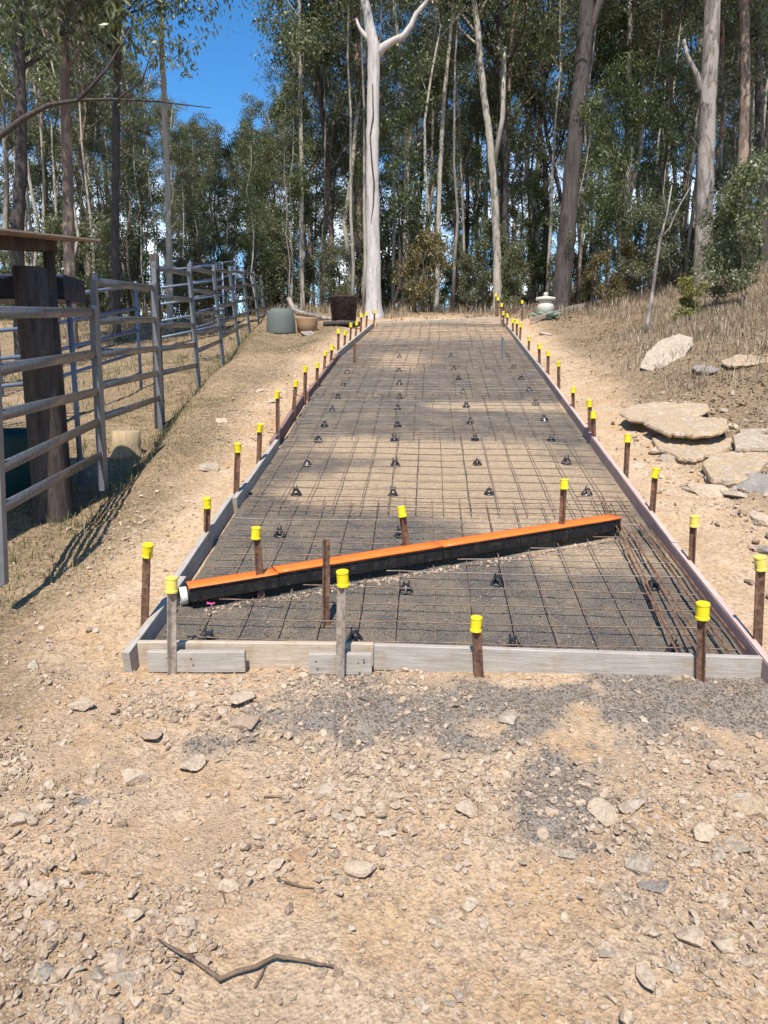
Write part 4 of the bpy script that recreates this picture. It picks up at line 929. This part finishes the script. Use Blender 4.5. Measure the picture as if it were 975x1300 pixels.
# ------------------------------------------------------------------ grass and litter
def blades(name, pts, hmin, hmax, mat, label, wd=.004, per=7, spread=.05):
    n = len(pts)*per; P = np.repeat(pts, per, 0)+np.c_[rng.normal(0, spread, (n, 2)), np.zeros(n)]
    P[:, 2] = Hn(P[:, 0], P[:, 1])-.005
    h = rng.uniform(hmin, hmax, n); a = rng.uniform(0, 2*np.pi, n); le = rng.uniform(.1, .9, n)*h; ww = wd*rng.uniform(.6, 1.5, n)
    d = np.c_[np.cos(a), np.sin(a), np.zeros(n)]; s_ = np.c_[-np.sin(a), np.cos(a), np.zeros(n)]*ww[:, None]; up = np.array([0, 0, 1])
    b0_ = P-s_; b1_ = P+s_; m0 = P+up*(h*.55)[:, None]+d*(le*.3)[:, None]-s_*.7; m1 = m0+s_*1.4; t = P+up*h[:, None]+d*le[:, None]
    V = np.stack([b0_, b1_, m1, m0, t+s_*.15, t-s_*.15], 1).reshape(-1, 3); k = np.arange(n)*6
    Fc = np.concatenate([np.stack([k, k+1, k+2, k+3], -1), np.stack([k+3, k+2, k+4, k+5], -1)])
    return tag(link(name, npmesh(name, V, Fc, mat)), label, 'grass', kind='stuff')
def gpts(n, x0, x1, y0, y1, dens):
    x = rng.uniform(x0, x1, n); y = rng.uniform(y0, y1, n); k = rng.uniform(0, 1, n) < dens(x, y); return np.stack([x[k], y[k], np.zeros(k.sum())], -1)
def dr(x, y):
    tr = x-xr(y); return sst(tr, .7+1.2*sst(y, 12, 18), 3.0)*sst(y, 6.5, 10)*np.clip(.5+2.2*fbm(x, y, .8, 3, 5), .05, 1)
blades('dry_grass', gpts(19000, 3.0, 15, 6.5, 23, dr), .04, .20, M['grass'], 'dry straw-coloured grass covering the right hand bank', .0045, 8, .06)
blades('grass_clumps', gpts(1500, -3.7, -1.7, 3.4, 19, lambda x, y: np.exp(-((x-(-2.22-.075*(y-4)))/.16)**2)), .03, .13, M['gleaf'], 'scruffy grass growing along the foot of the steel fence', .0035, 9, .05)
blades('weedy_grass', gpts(5200, -14, -2.6, 5, 24, lambda x, y: np.clip(.35+2.4*fbm(x, y, .6, 3, 15), 0, 1)*sst(-x, 2.6, 3.5)), .03, .14, M['gleaf'], 'thin dry grass on the ground inside the cattle yard', .005, 7, .1)
blades('foreground_grass', gpts(1200, -2.8, -.2, 1.3, 4.2, lambda x, y: np.clip(3.2*fbm(x, y, 1.6, 3, 66)-.15, 0, 1)*sst(-x, .2, 1.3)), .01, .045, M['gleaf'], 'sparse short grass tufts at the left of the foreground', .0018, 9, .035)
blades('crest_grass', gpts(3500, -9, 16, 19.2, 27, lambda x, y: 1.*(fbm(x, y, .7, 3, 8) > -.02)), .06, .35, M['grass'], 'dry grass fringe under the trees on the crest', .006, 7, .12)
def dv(x, y):
    tl = xl(y)-x; return sst(tl, .25, 1.1)*(1-sst(tl, 2.3, 3))*np.clip(.45+2.6*fbm(x, y, 1.1, 4, 101), 0, 1)
blades('verge_straw', gpts(26000, -4.2, -1.0, 2.2, 17, dv), .006, .03, M['gleaf'], 'flattened dry straw on the left bank between the fence and the formwork', .0022, 8, .04)
blades('bank_straw', gpts(16000, 1.9, 6, 3.6, 13, lambda x, y: sst(x-xr(y), .3, 1.1)*np.clip(.45+2.6*fbm(x, y, 1.3, 4, 111), 0, 1)), .006, .035, M['grass'], 'flattened dry straw and stubble low on the right bank', .0022, 8, .04)
def litter(name, pts, s0, s1, mat, label):
    n = len(pts); P = pts.copy(); P[:, 2] = Hn(P[:, 0], P[:, 1])+.006; a = rng.uniform(0, 6.3, n); s_ = rng.uniform(s0, s1, n); w_ = s_*rng.uniform(.2, .5, n); ti = rng.normal(0, .35, (n, 2))
    d = np.c_[np.cos(a), np.sin(a), ti[:, 0]]*s_[:, None]; e = np.c_[-np.sin(a), np.cos(a), ti[:, 1]]*w_[:, None]; lift = np.abs(d[:, 2])+np.abs(e[:, 2]); P[:, 2] += lift*.6
    V = np.stack([P-d, P-e*.8+d*.1, P+d, P+e*.8], 1).reshape(-1, 3); k = np.arange(n)*4
    return tag(link(name, npmesh(name, V, np.stack([k, k+1, k+2, k+3], -1), mat)), label, 'leaf litter', kind='stuff')
litter('leaf_litter', gpts(60000, 2.2, 12, 4.5, 20, lambda x, y: sst(x-xr(y), .3, 2)*np.clip(.55+2*fbm(x, y, 1.0, 3, 71), 0, 1)), .012, .04, M['litter'], 'dead leaves and bark flakes over the right hand bank')
litter('fallen_leaves', gpts(40000, -9, -1.0, 1.5, 20, lambda x, y: sst(xl(y)-x, .3, 1.3)*np.clip(.45+2*fbm(x, y, 1.2, 3, 73), 0, 1)), .006, .024, M['litter'], 'dead leaves and straw scattered along and behind the left fence')
litter('crest_litter', gpts(9000, -12, 16, 18.6, 26, lambda x, y: np.ones_like(x)), .02, .06, M['litter'], 'bark and leaf litter on the crest below the trees')

# ------------------------------------------------------------------ trees
def leaf_cloud(centers, rad, per, ll, lw, rg, droop=.75):
    n = len(centers)*per; Cc = np.repeat(np.array(centers), per, 0); rr = np.repeat(np.array(rad), per)
    o = rg.normal(size=(n, 3)); o /= np.linalg.norm(o, axis=1)[:, None]; o *= (rg.uniform(.1, 1, n)**.6)[:, None]; P = Cc+o*rr[:, None]*np.array([1, 1, .75])
    d = rg.normal(size=(n, 3)); d /= np.linalg.norm(d, axis=1)[:, None]; d[:, 2] = -np.abs(d[:, 2])*.7-droop*rg.uniform(.2, 1, n); d /= np.linalg.norm(d, axis=1)[:, None]
    e = np.cross(d, rg.normal(size=(n, 3))); e /= np.linalg.norm(e, axis=1)[:, None]
    l_ = ll*rg.uniform(.6, 1.3, n)[:, None]; w_ = lw*rg.uniform(.7, 1.3, n)[:, None]
    return np.stack([P, P+d*l_*.4+e*w_, P+d*l_, P+d*l_*.45-e*w_], 1).reshape(-1, 3)
def quads(V): k = np.arange(len(V)//4)*4; return np.stack([k, k+1, k+2, k+3], -1)
def gum(seed, pts, rad, nl, h0, limb, per, crad, ll, lw, updir=1.1, sub=3, forks=None, sides=9):
    """trunk + limbs in local coordinates; returns MB of wood and leaf vertices"""
    rg = np.random.default_rng(seed); mb = MB(); pts = [Vector(p) for p in pts]
    if sides > 10:                                   # finer stem with swellings, knots and a flared foot
        fp, fr = [], []
        for i in range(len(pts)-1):
            k = max(2, int((pts[i+1]-pts[i]).length/.18))
            for j in range(k):
                t = j/k; w_ = 1+rg.normal()*.018+(.10 if rg.random() < .035 else 0); fp.append(pts[i].lerp(pts[i+1], t)+Vector((rg.normal(), rg.normal(), 0))*.006); fr.append((rad[i]+(rad[i+1]-rad[i])*t)*w_)
        fp.append(pts[-1]); fr.append(rad[-1]); b0 = len(mb.v); mb.tube(fp, fr, 20)
        for q in range(len(fp)):                     # fluting of the stem
            for j in range(20):
                z = fp[q].z; a = j*2*math.pi/20; f_ = 1+.035*math.sin(3*a+z*.5)+.025*math.sin(7*a+z*1.3)+max(0, .5-max(z, 0))*.5*max(0, math.sin(4*a+seed))
                v_ = Vector(mb.v[b0+q*20+j]); mb.v[b0+q*20+j] = tuple(fp[q]+(v_-fp[q])*f_)
    else: mb.tube(pts, rad, sides)
    L = [0]
    for i in range(1, len(pts)): L.append(L[-1]+(pts[i]-pts[i-1]).length)
    tot = L[-1]
    def at(t):
        s_ = t*tot
        for i in range(1, len(pts)):
            if s_ <= L[i] or i == len(pts)-1:
                k = (s_-L[i-1])/max(1e-6, L[i]-L[i-1]); return pts[i-1].lerp(pts[i], k), rad[i-1]+(rad[i]-rad[i-1])*k
    cen = []; cr = []
    def grow(p, d, ln, r0, lev):
        q = [p]; dd = d.copy(); n = 5
        for i in range(n):
            dd = (dd+Vector(rg.normal(size=3))*.16+Vector((0, 0, .07))).normalized(); q.append(q[-1]+dd*ln/n)
        mb.tube(q, [r0*(1-.8*i/n) for i in range(n+1)], 5 if lev else 6)
        if lev < 1:
            for i in range(sub):
                k = int(rg.integers(2, n)); nd = (dd+Vector(rg.normal(size=3))*.75+Vector((0, 0, .15))).normalized(); grow(q[k], nd, ln*rg.uniform(.4, .65), r0*.45, lev+1)
        for i in ((n-1, n) if lev == 0 else (n//2, n-1, n)):
            cen.append(tuple(q[i]+Vector(rg.normal(size=3))*crad*.35)); cr.append(crad*rg.uniform(.6, 1.25))
    for i in range(nl):
        t = h0+(1-h0)*((i+rg.uniform(.1, .9))/nl)**.9; p, r_ = at(min(t, .995)); a = rg.uniform(0, 2*math.pi); fall = 1-.45*(t-h0)/(1-h0)
        d = Vector((math.cos(a), math.sin(a), updir*rg.uniform(.4, 1.2))).normalized(); grow(p, d, limb*fall*rg.uniform(.6, 1.25), max(.012, r_*.5), 0)
    cen.append(tuple(pts[-1])); cr.append(crad)
    if forks:
        for fp, fr, leafy in forks:
            mb.tube(fp, fr, 7)
            if leafy: cen.extend([tuple(fp[-1])]*2); cr.extend([crad, crad*1.3])
    return mb, leaf_cloud(cen, cr, per, ll, lw, rg)
TREES = []
def proto_tree(seed, Ht, r0, nl, h0, limb, per, crad, ll, lw, bark, leaf, wob=.25, sub=3):
    rg = np.random.default_rng(seed); n = 8; pts = []; x = y = 0
    for i in range(n+1):
        pts.append((x, y, Ht*i/n-(.3 if i == 0 else 0))); x += rg.normal()*wob; y += rg.normal()*wob
    rad = [r0*(1.25 if i == 0 else 1)*(1-.82*i/n) for i in range(n+1)]
    mb, V = gum(seed, pts, rad, nl, h0, limb, per, crad, ll, lw, sub=sub)
    return mb.data('trunk', M[bark], True), npmesh('crown', V, quads(V), M[leaf])
TALL = [proto_tree(1, 17, .17, 16, .42, 3.0, 54, .52, .17, .022, 'brown_bark', 'leaf_a'), proto_tree(2, 20, .20, 16, .5, 3.4, 54, .54, .175, .023, 'pale_bark', 'leaf_b'),
        proto_tree(3, 15, .13, 15, .36, 2.6, 52, .50, .17, .022, 'dark_bark', 'leaf_a'), proto_tree(4, 18, .15, 16, .38, 2.8, 60, .55, .15, .022, 'pale_bark', 'leaf_a'),
        proto_tree(5, 16, .16, 15, .45, 3.2, 60, .52, .16, .023, 'brown_bark', 'leaf_b'), proto_tree(6, 13, .11, 13, .35, 2.4, 55, .48, .15, .022, 'dark_bark', 'leaf_b')]
SAP = [proto_tree(11, 8.5, .055, 16, .22, 1.5, 44, .36, .13, .021, 'pale_bark', 'leaf_c', .12, 2), proto_tree(12, 10, .07, 18, .25, 1.6, 44, .38, .13, .021, 'brown_bark', 'leaf_b', .15, 2),
       proto_tree(13, 7, .05, 15, .2, 1.4, 42, .36, .12, .02, 'dark_bark', 'leaf_c', .12, 2), proto_tree(14, 11, .065, 9, .5, 1.3, 40, .34, .13, .02, 'pale_bark', 'leaf_a', .14, 2)]
POLE = [proto_tree(31, 15, .075, 7, .62, 1.6, 50, .40, .15, .022, 'pale_bark', 'leaf_a', .09, 2), proto_tree(32, 13, .06, 6, .6, 1.4, 50, .38, .15, .022, 'grey_bark', 'leaf_b', .12, 2), proto_tree(33, 17, .09, 8, .6, 1.9, 50, .42, .15, .022, 'pale_bark', 'leaf_b', .10, 2)]
SHR = [proto_tree(21, 2.6, .03, 14, .1, 1.0, 42, .28, .10, .020, 'brown_bark', 'leaf_a', .08, 2), proto_tree(22, 3.4, .035, 15, .12, 1.2, 42, .30, .11, .021, 'dark_bark', 'leaf_b', .10, 2),
       proto_tree(23, 2.0, .025, 12, .1, .9, 40, .26, .10, .019, 'brown_bark', 'leaf_dry', .08, 2)]
def put(kindname, pr, x, y, s, seed, sz=1.):
    rg = random.Random(seed); z = H(x, y) if y < 60 else float(Hbase(x, y)); o = empty(kindname, (x, y, z-.05), rg.uniform(0, 6.28)); o.scale = (s, s, s*sz)
    o.rotation_euler = (rg.uniform(-.035, .035), rg.uniform(-.035, .035), rg.uniform(0, 6.28))
    link('trunk', pr[0], o); link('crown', pr[1], o); return o
# --- the big trees one can tell apart, measured one by one
def hero(name, path, D, label, bark, leaf, nl, h0, limb, seed, ext=None, per=60, forks=(), crad=.6, group=None, ll=.15):
    """path: (px, py, radius m); ext: extra world metres above the frame"""
    P = []; rad = []
    base = C(path[0][0], path[0][1], D)
    for (px, py, r_) in path:
        b_, q = solve_up(path[0][0], path[0][1], D, px, py); P.append(q); rad.append(r_)
    P[0] = Vector((P[0].x, P[0].y, min(P[0].z, H(P[0].x, P[0].y))-.25))
    if ext:
        d = (P[-1]-P[-2]).normalized(); n = 4; r_ = rad[-1]
        for i in range(1, n+1): P.append(P[-1]+(d+Vector((R.uniform(-.1, .1), R.uniform(-.1, .1), 0)))*ext/n); rad.append(r_*(1-.75*i/n))
    o = empty(name, P[0]); fk = []
    for f_ in forks:
        fp = [solve_up(path[0][0], path[0][1], D, a, b)[1] for a, b, _ in f_[0]]
        fk.append(([q-P[0] for q in fp], [r_ for _, _, r_ in f_[0]], f_[1]))
    mb, V = gum(seed, [q-P[0] for q in P], rad, nl, h0, limb, per, crad, ll, .022, forks=fk, sides=14)
    link('trunk', mb.data('trunk', M[bark], True), o); link('crown', npmesh('crown', V, quads(V), M[leaf]), o)
    return tag(o, label, 'tree', group)
hero('white_gum', [(475, 408, .34), (474, 398, .235), (474, 385, .20), (474, 330, .175), (473, 250, .165), (473, 180, .152), (474, 110, .148), (475, 62, .15), (469, 30, .115), (463, 0, .10), (455, -40, .08)], 19,
     'tall smooth white-barked gum at the end of the driveway, forking near the top', 'white_bark', 'leaf_a', 5, .86, 3.2, 31, 4,
     forks=[([(478, 72, .11), (486, 60, .10), (497, 53, .085), (512, 46, .08), (522, 32, .07), (528, 18, .06), (540, 4, .05), (552, -20, .04)], True), ([(472, 55, .08), (463, 45, .06), (456, 35, .04), (452, 24, .03)], False)])
wg = [o_ for o_ in bpy.data.objects if o_.name == 'white_gum'][0]
ck = [(473, 110), (474, 150), (470, 175), (472, 205), (475, 235), (474, 262), (471, 285)]; mb = MB()
cp = [solve_up(475, 408, 19, a, b)[1]-wg.location+Vector((0, -.168, 0)) for a, b in ck]
mb.tube(cp, [.012, .02, .018, .022, .024, .018, .006], 6); ob = mb.build('bark_crack', M['dark_bark']); ob.parent = wg
hero('gum_tree', [(458, 392, .17), (458, 300, .155), (457, 200, .15), (456, 100, .14), (452, 0, .13)], 26, 'straight reddish-brown gum trunk just behind the left of the white gum', 'brown_bark', 'leaf_a', 16, .55, 3.0, 32, 6)
hero('gum_tree', [(513, 402, .10), (515, 330, .09), (516, 250, .085), (516, 190, .08), (512, 120, .06), (507, 60, .05)], 22, 'slim pale forked gum just right of the white gum', 'pale_bark', 'leaf_a', 10, .6, 2.0, 33, 5, forks=[([(516, 185, .05), (523, 155, .045), (534, 128, .03)], True)])
hero('gum_tree', [(554, 400, .075), (556, 310, .07), (558, 230, .065), (564, 120, .06), (574, 25, .05)], 23, 'very thin pale gum sapling leaning slightly right, second right of the white gum', 'pale_bark', 'leaf_a', 9, .72, 1.8, 34, 5)
hero('gum_tree', [(631, 400, .14), (631, 330, .12), (628, 250, .11), (622, 180, .10), (612, 100, .09), (606, 30, .08)], 22.5, 'forked pale brown gum behind the far right corner of the slab', 'pale_bark', 'leaf_b', 14, .55, 2.6, 35, 5, forks=[([(626, 215, .08), (638, 150, .07), (641, 60, .05)], True)])
hero('gum_tree', [(642, 392, .13), (642, 300, .12), (640, 180, .11), (636, 60, .10)], 24, 'dark straight gum right beside the forked pale brown gum', 'dark_bark', 'leaf_a', 15, .5, 2.8, 36, 5)
hero('gum_tree', [(711, 392, .27), (715, 340, .24), (722, 270, .225), (728, 200, .215), (735, 130, .205), (741, 70, .20), (745, 0, .18)], 20.5, 'thick dark leaning gum trunk behind the urn, forking near the top edge', 'dark_bark', 'leaf_a', 12, .66, 3.2, 37, 5, forks=[([(742, 60, .12), (752, 30, .11), (762, 0, .10), (772, -40, .08)], True)])
hero('gum_tree', [(892, 352, .25), (893, 300, .215), (895, 230, .205), (897, 160, .20), (901, 80, .195), (905, 0, .185)], 19.5, 'thick pale grey-brown gum on the right bank with a white side limb', 'grey_bark', 'leaf_a', 12, .66, 3.2, 38, 5, forks=[([(893, 130, .08), (885, 95, .07), (872, 70, .05), (868, 50, .04)], False)])
hero('gum_tree', [(944, 355, .15), (942, 280, .14), (943, 200, .14), (946, 100, .13), (945, 0, .12)], 21, 'reddish-brown gum with peeling bark near the right edge', 'brown_bark', 'leaf_b', 14, .55, 2.8, 39, 5)
hero('gum_tree', [(972, 350, .14), (968, 260, .13), (964, 150, .12), (962, 0, .10)], 23, 'dark slender gum at the very right edge of the photo', 'dark_bark', 'leaf_a', 14, .45, 2.8, 40, 5)
hero('gum_tree', [(752, 378, .08), (757, 300, .075), (763, 220, .07), (769, 150, .055)], 25, 'thin white-topped sapling leaning right beyond the thick dark gum', 'pale_bark', 'leaf_a', 9, .7, 1.6, 41, 3)
hero('gum_tree', [(790, 372, .11), (793, 300, .10), (796, 200, .095), (798, 100, .085), (800, 20, .07)], 24, 'straight pale trunk midway between the two thick right hand gums', 'pale_bark', 'leaf_b', 13, .5, 2.6, 42, 5)
hero('gum_tree', [(21, 400, .12), (22, 300, .115), (27, 220, .11), (27, 130, .10), (24, 50, .09), (22, 0, .08)], 14.5, 'dark gum trunk at the far left rising behind the shelter roof', 'dark_bark', 'leaf_b', 22, .5, 3.0, 43, 4)
hero('gum_tree', [(90, 420, .13), (88, 330, .12), (86, 230, .115), (84, 140, .11), (80, 60, .10), (76, 0, .09)], 17, 'brown gum trunk rising above the right end of the shelter roof', 'brown_bark', 'leaf_a', 24, .52, 3.0, 44, 4)
hero('gum_tree', [(148, 420, .10), (146, 330, .095), (147, 230, .09), (148, 130, .085), (150, 60, .07), (152, 0, .06)], 18, 'dark slender gum between the shelter roof and the wooden post', 'dark_bark', 'leaf_a', 22, .55, 2.6, 45, 3)
hero('gum_tree', [(216, 420, .085), (215, 330, .08), (213, 230, .075), (209, 140, .07), (205, 50, .06), (203, 0, .05)], 20, 'tall thin pale gum against the blue sky above the left fence', 'pale_bark', 'leaf_b', 9, .75, 1.6, 46, 3)
hero('gum_tree', [(384, 398, .075), (383, 300, .07), (383, 200, .065), (381, 100, .06), (380, 0, .05)], 24, 'thin straight pale trunk above the fallen log', 'pale_bark', 'leaf_a', 18, .45, 2.4, 47, 4)
hero('gum_tree', [(420, 395, .10), (421, 300, .10), (414, 180, .09), (402, 90, .08), (396, 0, .07)], 27, 'brown leaning gum above the fire bin', 'brown_bark', 'leaf_a', 14, .5, 2.6, 48, 4)
# long bare limb reaching in from a tree outside the left edge
lm = [C(-120, 330, 11), C(-60, 235, 11), C(0, 172, 11), (C(30, 150, 11)), C(62, 133, 11), C(100, 127, 11), C(150, 126, 11.2), C(200, 129, 11.4), C(268, 137, 11.8)]
q = C(-150, 420, 11); base = gp(q.x, q.y); o = empty('gum_tree', base)
lv = [p_-base for p_ in lm]; mb, V = gum(77, [Vector((0, 0, -.2)), lv[0]*.5, lv[0], lv[0]+Vector((-.3, .2, 2)), lv[0]+Vector((-.2, .4, 5))], [.2, .18, .16, .12, .06], 8, .5, 2.2, 60, .5, .15, .022, forks=[([lv[0]]+lv[1:], [.08, .065, .05, .042, .034, .026, .018, .012, .006], False),
    ([lv[5], lv[5]+Vector((.4, .1, .45)), lv[5]+Vector((.8, .2, 1.1))], [.03, .02, .012], True), ([lv[6], lv[6]+Vector((.35, .1, .3)), lv[6]+Vector((.6, 0, .8))], [.02, .014, .008], True)])
link('trunk', mb.data('trunk', M['dark_bark'], True), o); link('crown', npmesh('crown', V, quads(V), M['leaf_a']), o)
tag(o, 'gum just outside the left edge whose long bare limb arches across the left sky', 'tree')

# --- the forest behind
def skytop(px):                                        # photo row the canopy may reach, per column
    pts = [(-200, -200), (100, -150), (150, -60), (190, 70), (230, 150), (300, 165), (345, 150), (372, 85), (400, 10), (450, -200), (1200, -200)]
    for (a, b), (c, d) in zip(pts, pts[1:]):
        if a <= px <= c: return b+(d-b)*(px-a)/(c-a)
    return -200
LM = [(-400, 'left of the shelter'), (15, 'above the shelter roof'), (112, 'above the nearest fence panels'), (245, 'under the open blue sky gap'), (345, 'above the covered heap and log'), (452, 'just right of the white gum'), (545, 'above the middle of the crest'),
      (620, 'above the far right slab corner'), (700, 'right of the thick dark leaning gum'), (800, 'above the leaning dead sapling'), (905, 'above the right end of the bank'), (1500, '')]
placed = []
def forest(kind, protos, n, D0, D1, smin, smax, cat, seed, words, sparse=1.):
    rg = random.Random(seed); c_ = 0; tries = 0
    while c_ < n and tries < n*30:
        tries += 1; px = -60+(c_+rg.random())/n*1095; D = rg.uniform(D0, D1)**1.0; x = (px-487.5)/F*D; y = D*CT+.17*5.5
        if y < 19.8 and x > xr(y)-.6 and x < 6: continue
        z0 = float(Hbase(x, y)); s = rg.uniform(smin, smax); k = rg.randrange(len(protos)); ht = protos[k][2]*s*1.08
        tp = proj((x, y, z0+ht))[1]; lim = skytop(px)-(8 if kind == 'gum_tree' else 0)
        if tp < lim:
            need = (650-lim)/F; zt = None
            # shrink to fit under the sky gap
            for q_ in range(30):
                s *= .95; ht = protos[k][2]*s*1.08
                if proj((x, y, z0+ht))[1] >= lim: break
            if s < smin*.45: continue
        o = put(kind, protos[k], x, y, s, seed*1000+tries); placed.append((o, px, kind, words, cat)); c_ += 1
TP = [(a, b, h) for (a, b), h in zip(TALL, (17, 20, 15, 18, 16, 13))]; SP = [(a, b, h) for (a, b), h in zip(SAP, (8.5, 10, 7, 11))]; HP = [(a, b, h) for (a, b), h in zip(SHR, (2.6, 3.4, 2.0))]
forest('gum_tree', TP, 34, 24, 34, .75, 1.1, 'tree', 1, 'near-row forest gum tree')
forest('gum_tree', TP, 38, 34, 52, .9, 1.25, 'tree', 2, 'back-row forest gum tree')
PP = [(a, b, h) for (a, b), h in zip(POLE, (15, 13, 17))]
forest('gum_tree', PP, 56, 21, 32, .7, 1.05, 'tree', 7, 'slender pale pole-like gum')
forest('gum_sapling', SP, 46, 20.5, 30, .6, 1.0, 'tree', 3, 'leafy forest-edge sapling')
forest('gum_sapling', SP, 34, 30, 44, .8, 1.2, 'tree', 4, 'leafy back-row sapling')
forest('shrub', HP, 54, 20.2, 28, .5, .95, 'shrub', 5, 'low forest-edge shrub')
forest('shrub', HP, 40, 28, 42, .8, 1.2, 'shrub', 6, 'low back-row shrub')
from collections import defaultdict
bk = defaultdict(list)
for o, px, kind, words, cat in placed:
    z_ = [i for i in range(len(LM)-1) if LM[i][0] <= px < LM[i+1][0]][0]; bk[(words, z_)].append((px, o, cat))
for (words, z_), L_ in bk.items():
    L_.sort(key=lambda t: t[0])
    for i, (px, o, cat) in enumerate(L_):
        w_ = words if len(L_) == 1 else words+', '+ORD[i]+' from left'
        tag(o, w_+' '+LM[z_][1], cat, words.replace('tree', 'trees').replace('sapling', 'saplings').replace('shrub', 'shrubs'))
# bush on the right bank, yellow-green tuft
def shrub_at(px, D, py, pr, s, label, name='shrub', cat='shrub', sw=None):
    q = C(px, py, D); o = put(name, pr, q.x, q.y, s, int(px)); tag(o, label, cat); return o
shrub_at(945, 14.5, 380, SHR[0], .95, 'large glossy-leaved bush at the right edge of the bank')
shrub_at(905, 15.5, 380, SHR[0], .75, 'glossy-leaved bush in front of the thick right hand gum')
ys = proto_tree(25, 1.1, .015, 9, .05, .5, 40, .16, .09, .014, 'brown_bark', 'leaf_y', .05, 2)
shrub_at(882, 14.2, 368, ys, .7, 'small yellow-green bush on the bank below the thick gum')
shrub_at(868, 14.6, 370, ys, .5, 'smaller yellow-green tuft left of the yellow-green bush')
# far woodland seen between the trunks
rg = np.random.default_rng(99); n = 640; D = rg.uniform(52, 85, n); px = rg.uniform(-120, 1100, n); x = (px-487.5)/F*D; y = D
top = np.array([min(16, (650-max(skytop(a)+70, 215))/F*d*.98-d*ST+1.6) for a, d in zip(px, D)]); z = Hbase(x, y)+rg.uniform(0, 1, n)**.9*(top-3.5)
V = leaf_cloud(np.stack([x, y, z], -1), rg.uniform(.9, 2.0, n), 70, .34, .07, rg, .5)
tag(link('far_woodland', npmesh('far_woodland', V, quads(V), M['leaf_b'])), 'distant mass of gum foliage seen between the nearer trunks', 'woodland', kind='stuff')
